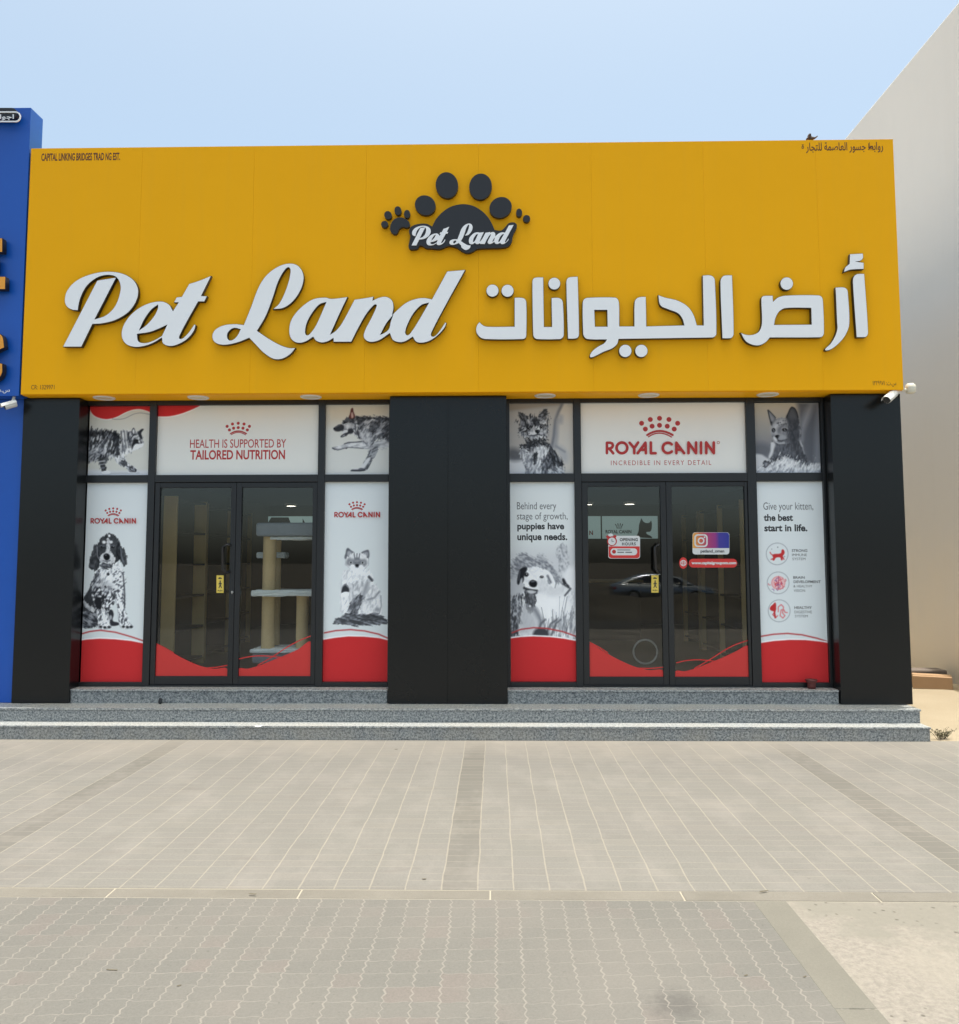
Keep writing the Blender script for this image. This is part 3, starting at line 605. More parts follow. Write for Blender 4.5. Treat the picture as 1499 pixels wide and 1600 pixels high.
def art_grey_kitten(q):
    z = Print(q, (1170, 625, 12.49)); z.grad((172, 164, 150), 112, 40, 1050)
    z.poly([(950, 40), (1370, 40), (1420, 1300), (1150, 1260), (1050, 900), (1000, 560)], 92, 110, smooth=False); z.poly([(1180, 60), (1290, 60), (1080, 620), (1040, 820), (1000, 700), (1010, 520)], 128, 110); z.poly([(1330, 60), (1370, 60), (1410, 1250), (1280, 1250), (1290, 700)], 120, 100, smooth=False)
    z.poly([(80, 860), (440, 900), (420, 1080), (100, 1060)], 92, 140, .8)
    z.poly([(100, 1080), (250, 1065), (360, 1130), (500, 1180), (700, 1100), (900, 1180), (1150, 1290), (1420, 1240), (1430, 1440), (110, 1440)], 180, 40)
    body = cat([(440, 800), (480, 830), (980, 760), (1060, 900), (1120, 1080), (1170, 1290), (1090, 1300), (930, 1200), (700, 1100), (560, 1140), (400, 1160), (430, 1000)], 3)
    z.fur(body, 0, 120, 1.4, 18, [50, 58, 66, 76, 90]); z.fur(cat([(490, 850), (680, 890), (700, 1060), (520, 1090)], 3), 0, 90, 1.4, 60, [80, 96, 112], a=.7); z.poly([(445, 825), (520, 850), (500, 960), (465, 1080), (395, 1145), (430, 980)], 184, 34); z.line([(1000, 800), (1060, 930), (1090, 1050)], 20, 150, 26)
    z.line([(985, 420), (1005, 600), (990, 760), (1050, 900)], 26, 172, 36)
    head = cat([(455, 480), (520, 380), (620, 345), (720, 360), (830, 400), (960, 420), (992, 600), (980, 800), (800, 850), (640, 862), (520, 805), (450, 690), (438, 570)], 3)
    z.fur(head, 0, 50, 1.5, 14, [92, 104, 116, 130]); z.poly([(730, 330), (772, 250), (810, 165), (845, 132), (895, 150), (935, 210), (970, 330), (980, 480), (860, 470), (760, 440)], 62, 24); z.poly([(790, 330), (820, 200), (860, 180), (905, 240), (935, 370), (860, 430)], 78, 50); z.line([(745, 340), (775, 255), (812, 170), (846, 138), (900, 160), (940, 230), (968, 340)], 14, 32, 16)
    z.poly([(372, 200), (400, 196), (460, 265), (530, 345), (510, 430), (450, 490), (420, 400)], 92, 16); z.poly([(396, 240), (450, 290), (500, 360), (470, 420), (430, 380)], 126, 40); z.line([(378, 200), (410, 350), (445, 480)], 18, 42, 18); z.line([(385, 198), (460, 268), (528, 345)], 14, 56, 14); z.line([(450, 440), (455, 490)], 30, 36, 26)
    z.poly([(780, 420), (960, 430), (992, 620), (970, 800), (820, 850), (760, 720), (800, 560)], 58, 130, .9); z.fur(cat([(800, 440), (980, 440), (985, 780), (840, 840)], 3), 0, 80, 1.5, 40, [48, 56, 66, 78], a=.6)
    z.poly([(480, 480), (640, 390), (740, 430), (640, 560), (600, 680), (480, 660), (455, 560)], 168, 110, .95); z.poly([(560, 560), (660, 470), (720, 460), (640, 580), (590, 660)], 84, 60, .7)
    for i in range(14): z.dot(555+RNG.random()*190, 395+RNG.random()*105, 11, 74, soft=14)
    z.dot(490, 592, 36, 30, 44, 18); z.dot(705, 582, 48, 28, 36, 18); z.dot(496, 606, 14, 110, 18, 14); z.dot(712, 594, 20, 96, 14, 14); z.dot(484, 578, 7, 200, soft=7); z.dot(700, 568, 8, 190, soft=7); z.line([(650, 552), (700, 535), (760, 560)], 12, 170, 16, .6)
    z.poly([(518, 702), (604, 690), (592, 735), (556, 750)], 24, 14); z.line([(556, 740), (572, 790), (640, 802), (745, 770)], 18, 40, 18); z.poly([(600, 700), (700, 680), (745, 755), (640, 780), (590, 765)], 146, 50, .9); z.poly([(490, 715), (545, 755), (560, 800), (500, 785)], 186, 26); z.line([(528, 815), (600, 850), (700, 838)], 22, 176, 28)
    z.fur(cat([(275, 1215), (420, 1188), (600, 1118), (650, 1160), (480, 1215), (380, 1290), (305, 1315)], 3), 0, 60, -.4, 16, [30, 44, 60, 96]); z.poly([(322, 1240), (372, 1228), (362, 1282), (330, 1292)], 130, 22)
    z.fur(cat([(420, 1260), (560, 1180), (700, 1105), (940, 1200), (1380, 1270), (1410, 1430), (150, 1430), (300, 1310)], 3), 0, 110, -1.3, 50, [120, 160, 186, 206, 214], edge=1.2, a=.9)
    return z
def base_red(z, arcs, top, foot):
    """the red swell along the foot of a tall poster, in photo pixels"""
    z.z = (0, 0, 1)
    z.line(arcs, 2.0, (160, 60, 62), 1.2)
    z.poly([(p[0], p[1]-2.2) for p in top] + foot, 216, 1.0, smooth=False)
    z.poly(top + foot, REDI, 1.0, smooth=False)
def art_spaniel(q):
    z = Print(q, (115, 770, 6.957), white=(194, 199, 201))
    z.fur(cat([(95, 1190), (160, 1060), (230, 940), (330, 980), (310, 1300), (270, 1450), (60, 1450), (30, 1300)], 3), 0, 70, 1.9, 12, [20, 26, 32, 44]); z.fur(cat([(40, 1310), (250, 1330), (275, 1455), (40, 1462)], 3), 0, 80, .4, 12, [36, 70, 110, 160])
    z.fur(cat([(92, 1185), (170, 1225), (235, 1290), (205, 1315), (135, 1260)], 3), 0, 50, .7, 9, [150, 200, 210])
    z.poly([(360, 1310), (410, 1280), (435, 1330), (425, 1400), (485, 1420), (490, 1445), (400, 1452), (370, 1400)], 46, 8); z.dot(400, 1365, 18, 150, 26, 16)
    z.fur(cat([(225, 880), (300, 790), (480, 760), (535, 860), (550, 1000), (545, 1120), (440, 1190), (340, 1290), (220, 1160), (200, 1050)], 3), 0, 60, 1.6, 10, [150, 196, 212, 218, 222])
    ll = cat([(205, 1060), (330, 1050), (345, 1260), (372, 1400), (408, 1465), (370, 1484), (275, 1480), (268, 1400), (242, 1270), (206, 1150)], 3)
    rl = cat([(455, 1080), (548, 1040), (552, 1280), (592, 1410), (642, 1462), (620, 1479), (520, 1477), (493, 1400), (480, 1270)], 3)
    for q_ in (ll, rl): z.line(q_+[q_[0]], 9, 110, 8, .7); z.fur(q_, 0, 40, 1.6, 8, [150, 196, 214, 220])
    z.fur(cat([(330, 1050), (470, 1050), (440, 1190), (370, 1300), (335, 1270)], 3), 0, 30, 1.9, 14, [24, 34, 60, 130, 210, 216])
    z.fur(cat([(212, 1060), (325, 1050), (335, 1260), (300, 1310), (250, 1300), (206, 1150)], 3), 0, 26, 1.9, 14, [22, 26, 34, 70, 190, 216]); z.poly([(232, 1170), (290, 1150), (302, 1280), (262, 1292)], 34, 16)
    z.fur(cat([(465, 1080), (548, 1050), (556, 1300), (604, 1430), (515, 1440), (485, 1290)], 3), 0, 24, 1.5, 12, [34, 110, 206, 216, 220]); z.fur(cat([(265, 1280), (345, 1280), (388, 1440), (280, 1450)], 3), 0, 20, 1.5, 10, [60, 190, 216, 220, 222])
    z.fur(cat([(225, 900), (285, 860), (262, 1080), (204, 1090)], 3), 0, 50, 1.7, 12, [36, 60, 130, 200]); z.fur(cat([(420, 830), (530, 830), (552, 1040), (410, 1090), (440, 960)], 3), 0, 40, 2.1, 14, [40, 90, 190, 214, 218]); z.line([(538, 890), (552, 1050), (553, 1260)], 12, 60, 12)
    z.poly([(300, 1000), (420, 1000), (400, 1080), (320, 1080)], 150, 40, .5); z.dot(376, 895, 16, 40, soft=10); z.dot(345, 1032, 12, 50, soft=10)
    for x, y in ((293, 1466), (338, 1472), (384, 1468), (540, 1464), (584, 1468), (624, 1465)): z.dot(x, y, 18, 36, 13, 10)
    z.fur(cat([(262, 570), (300, 500), (390, 448), (460, 478), (512, 580), (522, 700), (465, 775), (380, 795), (290, 775), (258, 680)], 3), 0, 30, 1.5, 8, [22, 28, 36, 48])
    z.fur(cat([(255, 570), (210, 620), (183, 720), (163, 800), (190, 845), (242, 862), (284, 800), (278, 650)], 3), 0, 60, 1.6, 10, [20, 28, 40, 66]); z.fur(cat([(480, 555), (535, 600), (572, 680), (588, 760), (562, 808), (530, 792), (500, 740), (470, 680)], 3), 0, 60, 1.5, 10, [20, 28, 40, 66]); z.line([(515, 620), (522, 690), (542, 760)], 14, 100, 12); z.line([(258, 600), (262, 700), (285, 740)], 9, 130, 10)
    z.fur(cat([(366, 505), (394, 505), (402, 640), (442, 690), (454, 750), (404, 788), (330, 783), (282, 752), (298, 690), (352, 640)], 3), 0, 30, 1.5, 6, [180, 204, 214, 218]); z.dot(390, 475, 14, 214, 16, 8); z.dot(333, 546, 21, 206, 18, 12); z.dot(410, 544, 19, 200, 17, 12)
    z.dot(318, 600, 17, 20, 13, 8); z.dot(430, 597, 17, 20, 13, 8); z.dot(322, 596, 5, 170, soft=5); z.dot(434, 593, 5, 170, soft=5); z.line([(298, 584), (320, 578), (338, 590)], 7, 110, 7); z.line([(412, 586), (432, 576), (448, 588)], 7, 110, 7)
    z.poly([(326, 695), (358, 668), (394, 690), (388, 732), (350, 744)], 22, 10); z.dot(352, 686, 10, 100, 6, 8); z.line([(322, 748), (360, 758), (398, 746)], 10, 80, 10); z.poly([(290, 745), (320, 740), (330, 780), (300, 776)], 150, 24, .6); z.fur(cat([(288, 782), (425, 790), (410, 840), (305, 830)], 3), 0, 40, .2, 10, [30, 50, 100])
    base_red(z, [(122, 993), (140, 988), (156, 986), (180, 989), (205, 996), (226, 1003)], [(120, 1003), (135, 1000.5), (155, 999), (180, 1000), (205, 1002.5), (228, 1007)], [(228, 1075), (112, 1075)])
    return z
def art_sitting_cat(q):
    z = Print(q, (505, 770, 6.957), white=(194, 199, 201))
    z.fur(cat([(225, 870), (270, 835), (480, 835), (545, 940), (612, 1090), (634, 1240), (605, 1345), (300, 1345), (205, 1330), (190, 1150), (200, 980)], 3), 0, 60, 1.7, 14, [176, 196, 210, 218, 222], edge=.9)
    z.fur(cat([(430, 1120), (520, 1000), (610, 1090), (634, 1240), (605, 1340), (410, 1330)], 3), 0, 60, 1.9, 24, [160, 186, 206, 216], a=.8); z.fur(cat([(290, 1000), (450, 990), (440, 1110), (320, 1190)], 3), 0, 60, 1.6, 26, [140, 166, 190, 206], a=.75)
    z.poly([(480, 960), (505, 1000), (470, 1100), (430, 1180), (420, 1120)], 130, 34, .8); z.line([(500, 925), (532, 962)], 28, 64, 18); z.line([(612, 1085), (560, 1150), (485, 1172)], 16, 120, 20); z.line([(628, 1130), (634, 1240), (612, 1320)], 9, 130, 12); z.line([(200, 960), (190, 1120), (205, 1320)], 8, 176, 14, .7); z.line([(290, 1060), (290, 1200), (270, 1320)], 8, 176, 14, .8)
    z.fur(cat([(295, 1200), (400, 1105), (436, 1140), (375, 1320), (275, 1320)], 3), 0, 50, 1.9, 14, [44, 66, 96, 140]); z.poly([(205, 1055), (222, 1015), (245, 1000), (278, 1040), (278, 1090), (205, 1102)], 50, 12); z.line([(212, 1030), (242, 1006), (272, 1036)], 8, 140, 10); z.poly([(203, 1100), (278, 1090), (272, 1132), (215, 1142)], 220, 12); z.dot(590, 1275, 26, 110, 20, 24, .6)
    z.fur(cat([(105, 1425), (180, 1360), (280, 1318), (420, 1320), (600, 1325), (685, 1380), (715, 1420), (640, 1442), (480, 1457), (300, 1454), (180, 1438)], 3), 0, 110, .12, 14, [34, 46, 60, 84, 120], edge=.45)
    z.poly([(240, 730), (246, 660), (264, 610), (300, 632), (345, 672), (320, 720)], 84, 12); z.poly([(408, 672), (465, 634), (496, 636), (494, 720), (440, 720)], 84, 12); z.poly([(262, 690), (275, 640), (320, 672), (300, 700)], 150, 20); z.poly([(430, 680), (482, 652), (480, 706)], 140, 20)
    z.fur(cat([(244, 740), (275, 695), (340, 665), (410, 665), (465, 690), (494, 740), (492, 800), (440, 842), (370, 862), (290, 830), (242, 795)], 3), 0, 30, 1.5, 8, [190, 208, 218, 220])
    for x, b_ in ((346, 338), (368, 368), (390, 398)): z.line([(b_, 672), (x, 722)], 9, 70, 9)
    z.poly([(252, 745), (300, 722), (342, 745), (338, 795), (270, 802)], 84, 26, .62); z.poly([(394, 745), (435, 728), (475, 745), (468, 802), (400, 798)], 84, 26, .62); z.poly([(340, 725), (400, 725), (392, 815), (350, 815)], 84, 22, .75)
    z.dot(300, 768, 17, 176, 13, 8); z.dot(432, 770, 17, 176, 13, 8); z.dot(302, 768, 9, 20, 10, 6); z.dot(430, 770, 9, 20, 10, 6); z.dot(320, 808, 24, 214, 20, 14); z.dot(414, 812, 24, 212, 20, 14); z.line([(315, 840), (370, 850), (425, 838)], 22, 214, 18); z.poly([(350, 792), (388, 792), (370, 818)], 26, 10); z.line([(345, 752), (396, 750)], 10, 160, 16, .7); z.line([(246, 700), (240, 790), (290, 830)], 6, 140, 8, .6); z.line([(494, 700), (493, 796), (450, 840)], 6, 110, 8, .6)
    base_red(z, [(507, 990), (525, 986.5), (548, 985), (570, 987), (592, 992), (608, 999)], [(504, 1001), (525, 997.5), (545, 995.5), (570, 996), (592, 998), (609, 1002)], [(609, 1075), (500, 1075)])
    return z
def art_puppy(q):
    z = Print(q, (790, 770, 6.667), white=(194, 198, 199))
    z.poly([(40, 640), (740, 560), (760, 1540), (40, 1540)], 182, 190, .9, smooth=False)
    z.fur(cat([(50, 770), (110, 670), (200, 635), (300, 680), (370, 645), (440, 715), (520, 820), (570, 950), (440, 970), (50, 920)], 3), 0, 30, .3, 40, [90, 116, 140, 166], a=.85, edge=.25); z.fur(cat([(530, 600), (600, 535), (645, 620), (665, 760), (610, 860), (600, 970), (535, 970), (560, 760)], 3), 0, 30, 1.2, 34, [110, 140, 166, 186], a=.75, edge=.2)
    z.poly([(50, 900), (180, 880), (195, 1100), (50, 1120)], 170, 90); z.fur(cat([(40, 1110), (190, 1090), (190, 1500), (40, 1510)], 3), 0, 130, -1.4, 22, [36, 56, 84, 130, 190])
    z.poly([(610, 820), (745, 800), (745, 1010), (650, 1010)], 208, 70); z.poly([(598, 900), (640, 955), (668, 985), (655, 1002), (608, 962)], 44, 12)
    z.fur(cat([(190, 1040), (330, 1010), (420, 955), (560, 960), (700, 1060), (750, 1300), (750, 1540), (180, 1540), (165, 1300)], 3), 0, 60, 1.3, 22, [190, 204, 212, 218]); z.poly([(310, 1100), (600, 1070), (650, 1300), (400, 1390), (320, 1280)], 216, 80); z.poly([(420, 1000), (600, 980), (620, 1060), (450, 1090)], 188, 60, .7)
    z.line([(600, 960), (680, 1010), (622, 1080)], 16, 70, 14); z.fur(cat([(200, 1035), (300, 1045), (315, 1180), (272, 1270), (212, 1195)], 3), 0, 50, 1.5, 14, [30, 44, 60, 96]); z.line([(310, 1230), (370, 1330), (385, 1440)], 56, 120, 44); z.line([(198, 1000), (300, 1058), (322, 1050)], 24, 50, 16); z.dot(258, 1190, 12, 200, soft=8); z.poly([(185, 1200), (310, 1270), (325, 1430), (175, 1450)], 168, 80, .8)
    z.fur(cat([(182, 905), (208, 812), (290, 776), (380, 798), (434, 860), (434, 960), (372, 1012), (330, 1042), (228, 1012), (193, 962)], 3), 0, 40, 1.5, 8, [208, 216, 222, 226])
    z.poly([(225, 793), (160, 798), (133, 860), (122, 952), (140, 967), (172, 895), (182, 945), (198, 860)], 34, 12); z.line([(150, 830), (140, 920)], 10, 84, 14); z.poly([(390, 812), (452, 828), (502, 890), (528, 950), (516, 1002), (470, 962), (438, 900)], 210, 12); z.line([(440, 876), (472, 942)], 22, 104, 18); z.line([(502, 888), (528, 950), (518, 1000)], 8, 120, 10); z.poly([(330, 930), (430, 920), (420, 990), (350, 1030)], 184, 50, .6)
    z.dot(217, 862, 25, 34, 22, 14); z.dot(222, 856, 6, 190, soft=6); z.dot(378, 886, 21, 40, 13, 12); z.dot(382, 882, 5, 180, soft=5); z.poly([(248, 940), (284, 918), (328, 940), (320, 986), (280, 993), (250, 972)], 24, 12); z.line([(272, 936), (300, 934)], 9, 120, 10); z.line([(200, 1004), (258, 1022), (330, 1030)], 22, 54, 14); z.poly([(232, 1026), (320, 1040), (290, 1060), (240, 1052)], 176, 14)
    z.fur(cat([(380, 1380), (560, 1300), (745, 1260), (745, 1540), (300, 1540)], 3), 0, 120, -1.35, 26, [90, 130, 176, 204, 214], a=.6)
    for i in range(46):
        x = 390+RNG.random()*350; y = 1510-RNG.random()*60; L = 90+RNG.random()*190; dx = RNG.normal()*34
        z.line([(x, y), (x+dx*.4, y-L*.55), (x+dx, y-L)], 5+RNG.random()*4, float(RNG.choice([76, 110, 214, 160, 96])), 7, .55)
    for x in (560, 582, 606, 618): z.line([(x, 1450), (x+4, 1260), (x+26+RNG.normal()*8, 1090)], 5, 110, 6, .7)
    for x0, x1 in ((330, 420), (420, 540), (480, 580)): z.line([(x0, 1500), ((x0+x1)/2, 1370), (x1, 1330)], 20, 70, 16, .7)
    z.poly([(320, 1430), (430, 1430), (450, 1520), (300, 1520)], 60, 30)
    base_red(z, [(801, 990), (815, 984.5), (835, 982), (855, 983), (880, 988), (903, 996)], [(799, 998.5), (815, 996.5), (835, 995.5), (860, 996.5), (882, 999), (904, 1003)], [(904, 1075), (796, 1075)])
    return z
def art_kitten_facts(q):
    z = Print(q, (1175, 770, 6.667), white=(194, 199, 201))
    for x, y in ((263, 647), (276, 950), (290, 1240)): z.line(circ(x, y, 114)+[(x+114, y)], 5.5, 128, 6)
    r = (170, 46, 48)
    z.poly([(215, 655), (300, 640), (310, 605), (325, 600), (340, 625), (335, 650), (320, 670), (320, 710), (305, 712), (295, 685), (250, 688), (232, 715), (215, 712), (222, 690)], r, 6); z.line([(218, 660), (200, 650), (188, 630)], 8, r, 6); z.line([(320, 675), (335, 705)], 9, r); z.line([(235, 690), (200, 705)], 9, r); z.dot(268, 577, 6, 110); z.dot(205, 597, 5, 130); z.dot(340, 675, 6, 120)
    z.dot(278, 950, 74, (196, 122, 126), 72); z.dot(278, 950, 66, (206, 168, 170), 64)
    for i in range(26):
        x, y = 278+RNG.normal()*34, 950+RNG.normal()*33; th = RNG.random()*6
        z.line([(x+14*math.cos(th+k), y+14*math.sin(th+k)) for k in (0, .8, 1.6, 2.4)], 6, (180, 64, 74) if i % 3 else (120, 80, 130))
    z.line([(278, 880), (278, 1020)], 6, (150, 60, 90))
    z.poly([(250, 1155), (256, 1220), (245, 1245), (195, 1230), (198, 1200), (225, 1175)], r, 6); z.line([(250, 1220), (240, 1260), (250, 1310)], 18, r); z.line([(245, 1250), (222, 1280), (255, 1312), (275, 1290)], 7, r)
    z.line([(280, 1250), (280, 1200), (310, 1175), (335, 1200), (325, 1260), (350, 1290), (330, 1315), (300, 1290), (310, 1230), (340, 1230), (350, 1255), (375, 1258)], 10, (190, 96, 100))
    base_red(z, [(1190, 996), (1210, 992.5), (1232, 991), (1255, 993), (1278, 998), (1297, 1004)], [(1189, 1006.5), (1210, 1003), (1235, 1001), (1260, 1001), (1282, 1003), (1299, 1005.5)], [(1302, 1075), (1186, 1075)])
    return z
# ------------------------------------------------------------------ the ground
def sheet(name, x0, x1, y0, y1, z, mat, nx=1, ny=1, prof=None):
    mb = MB(); xs = np.linspace(x0, x1, nx+1); ys = np.linspace(y0, y1, ny+1)
    vs = [(x, y, z + (prof(x, y) if prof else 0)) for y in ys for x in xs]
    fs = [(j*(nx+1)+i, j*(nx+1)+i+1, (j+1)*(nx+1)+i+1, (j+1)*(nx+1)+i) for j in range(ny) for i in range(nx)]
    mb.add(vs, fs, 0, True); o = mb.build(name, mat, base=False); o['kind'] = 'structure'; return o
YK0, YK1 = -4.073, -3.94                                   # flush kerb
XB0 = G(1181, 1415)[0]; XB1 = G(1231, 1412)[0]             # concrete edging of the parking bay
YST = -.29                                                 # front of the lowest step
PV = G(1455, 1158)[1]
def slope(x, y): return -.42*min(1, max(0, (-9-y)/14))
sheet('ground', -400, 400, -400, 400, -.50, M['lot'], 1, 1)
sheet('road', -60, 60, -19, -13.2, .0, M['asphalt'], 1, 12, lambda x, y: slope(x, y))
lot = sheet('sandy_lot', -90, 90, -60, -19, .0, M['lot'], 200, 160, lambda x, y: slope(x, y) + (.13*math.sin(x*.9+y*.7)*math.sin(y*.5-x*.23) if y < -19.6 else 0) + .62*math.exp(-((y+28.6+.5*math.sin(x*.6))/.9)**2)*(.85+.15*math.sin(x*1.7)))
sheet('parking_bay', -40, XB0+.06, -13.2, YK0, 0.0025, M['zig'], 1, 12, slope)
b = MB()
yy = YK0
while yy > -13.2:                                          # edging slabs of the bay, thin gaps between
    L = 1.02; b.box(XB0+.002, XB1, yy-L+.004, yy, -.2+slope(0, yy), .004+slope(0, yy)); yy -= L
o = b.build('concrete_edging', M['band'], base=False, bevel=.003); o['kind'] = 'structure'
sheet('rough_ground', XB1-.05, 40, -13.2, YK0, .002, M['gravel'], 300, 300, lambda x, y: slope(x, y)+min(1,(YK0-y)*2)*max(0,min(1,(x-XB1)*6))*.010*math.sin(x*3.1+1.3*math.sin(y*2.3))*math.sin(y*2.7))
b = MB(); xx = -30.03
while xx < 30:                                             # flush kerb laid in lengths
    L = 1.0; b.box(xx+.003, xx+L-.003, YK0+.011, YK1-.006, -.2, .0022+.001*math.sin(xx*7)); xx += L
o = b.build('flush_kerb', M['kerb'], base=False, bevel=.006); o['kind'] = 'structure'
sheet('kerb_bed', -30, 30, YK0, YK1, -.001, plain('joint_sand', (.33, .302, .25), .95, .12, 6, spec=.1, bump=.3))
XPR = 9.0
sheet('pavement', -30, XPR, YK1, PV, 0.0, M['pav'])
b = MB()
sheet('sand', 4.0, 60, PV, 60, -.004, M['sand'], 60, 60, lambda x, y: .02*math.sin(x*2.3+y)*math.sin(y*1.9) - .01*(y < 1))
sheet('back_yard', -60, 4.0, 4, 60, -.01, M['sand'])
sheet('verge', XPR, 60, YK1, PV, -.01, M['sand'])

# ------------------------------------------------------------------ granite entrance steps
RI, TR = .1345, .193
Z1, Z2, Z3 = RI, 2*RI, 2*RI+.142
X1E = P(1454, 1150, YST)[0]; X2E = P(1438, 1115, YST+TR)[0]
YL = .18                                                    # front of the landing
YW = .34                                                    # front of the window frames
steps = thing('entrance_steps', (-.5, 0, 0), 'two wide steps of speckled grey granite along the shop front', 'steps')
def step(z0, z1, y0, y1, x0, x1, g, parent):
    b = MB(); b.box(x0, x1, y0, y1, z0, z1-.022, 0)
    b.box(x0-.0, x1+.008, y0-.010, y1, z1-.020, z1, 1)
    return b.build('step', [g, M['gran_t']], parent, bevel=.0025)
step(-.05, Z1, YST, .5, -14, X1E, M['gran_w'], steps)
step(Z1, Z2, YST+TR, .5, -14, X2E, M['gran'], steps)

# ------------------------------------------------------------------ shop building
ZB = (P(33, 615, 0)[1]+P(1413, 610, 0)[1])/2; ZT = (P(48, 233, 0)[1]+P(1395, 216, 0)[1])/2
XL = (P(33, 615, 0)[0]+P(48, 233, 0)[0])/2; XR = (P(1413, 610, 0)[0]+P(1395, 216, 0)[0])/2
YP = .15                                                    # pillar fronts
shop = thing('shop_building', (-.4, 4, 0), 'single storey shop with black clad pillars and two glazed entrances', 'shop')
def pm(a, b, Y): return (P(*a, Y)[0]+P(*b, Y)[0])/2
XA0, XA1 = pm((36, 620), (19, 1100), YP), pm((125, 622), (107, 1100), YP)
XC0, XC1 = pm((609, 618), (607, 1100), YP), pm((790, 618), (795, 1100), YP)
XD0, XD1 = pm((1296, 640), (1318, 1100), YP), pm((1404, 620), (1430, 1104), YP)
YB = 9.0
def pillar(x0, x1, split=None):
    b = MB(); xs = [x0] + ([split] if split else []) + [x1]
    for i in range(len(xs)-1):                               # cladding sheets with a thin open joint
        b.box(xs[i]+(.0006 if i else 0), xs[i+1]-(.0006 if i < len(xs)-2 else 0), YP, YP+.02, Z2+.004, ZB-.012)
    b.box(x0, x1, YP+.0205, YW+.12, Z2+.004, ZB-.012)
    return b.build('pillar', M['black'], shop, bevel=.0008, seg=1)
pillar(XA0, XA1); pillar(XC0, XC1, pm((700, 618), (700, 1100), YP)); pillar(XD0, XD1)
b = MB()                                                    # body of the building: sides, back
b.box(XL+.02, XL+.2, YW+.13, YB, 0, 5.6); b.box(XR-.2, XR-.02, YW+.13, YB, 0, 5.6); b.box(XL+.2, XR-.2, YB-.2, YB, 0, 5.6)
b.box(XL+.2, XR-.2, YW+.13, YW+.33, ZB+.02, 5.6)
b.build('wall', M['plaster'], shop)
MB().box(XL+.02, XR-.02, .42, YB, 5.601, 5.78).build('roof', M['plaster'], shop)
MB().box(XL+.2, XR-.2, YL+.03, YB-.2, -.05, Z3-.002).build('floor', M['tile'], shop)
ZCE = 2.86
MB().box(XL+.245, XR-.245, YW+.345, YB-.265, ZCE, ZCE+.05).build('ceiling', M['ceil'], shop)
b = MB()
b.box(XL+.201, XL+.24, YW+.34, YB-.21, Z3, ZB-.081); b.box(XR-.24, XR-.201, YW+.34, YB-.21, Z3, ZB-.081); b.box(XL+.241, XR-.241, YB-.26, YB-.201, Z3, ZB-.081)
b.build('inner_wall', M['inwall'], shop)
for x0, x1 in ((XA1, XC0), (XC1, XD0)):                      # landings between the pillars
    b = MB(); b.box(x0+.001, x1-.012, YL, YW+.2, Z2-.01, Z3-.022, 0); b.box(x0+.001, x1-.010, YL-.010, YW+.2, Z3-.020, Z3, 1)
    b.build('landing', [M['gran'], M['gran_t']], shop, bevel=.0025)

YG, YQ = YW+.045, YW+.041
def rw(q, Y):                                               # photo quad TL TR BR BL -> x0,x1,z0,z1
    p = [P(*c, Y) for c in q]
    return (p[0][0]+p[3][0])/2, (p[1][0]+p[2][0])/2, (p[2][1]+p[3][1])/2, (p[0][1]+p[1][1])/2
UP = [((137.5, 635), (237, 635), (234, 743), (134.5, 743)), ((247.5, 634), (499, 633), (498, 742), (244.5, 742)), ((510, 632), (609, 632), (608, 742), (508.5, 741.5)),
      ((795.5, 630), (895, 629), (896.5, 740), (796, 740)), ((907, 630), (1163, 629), (1167, 740), (908, 740)), ((1176, 630), (1279, 629), (1283, 739), (1179, 739))]
LO = [((133, 755), (233, 754), (223, 1066), (120, 1066)), ((508.5, 753), (608, 753), (606.5, 1065), (504.5, 1065)),
      ((796, 753), (897, 753), (903, 1065), (800, 1065)), ((1181, 753), (1285, 752), (1299, 1066), (1193, 1067))]
DG = [((252, 762), (363, 763), (355, 1057), (242, 1057)), ((379, 762), (489, 761), (486, 1056), (373, 1056)),
      ((918, 760), (1030, 760), (1038, 1057), (922, 1057)), ((1048, 760), (1160, 760), (1173, 1058), (1056, 1058))]
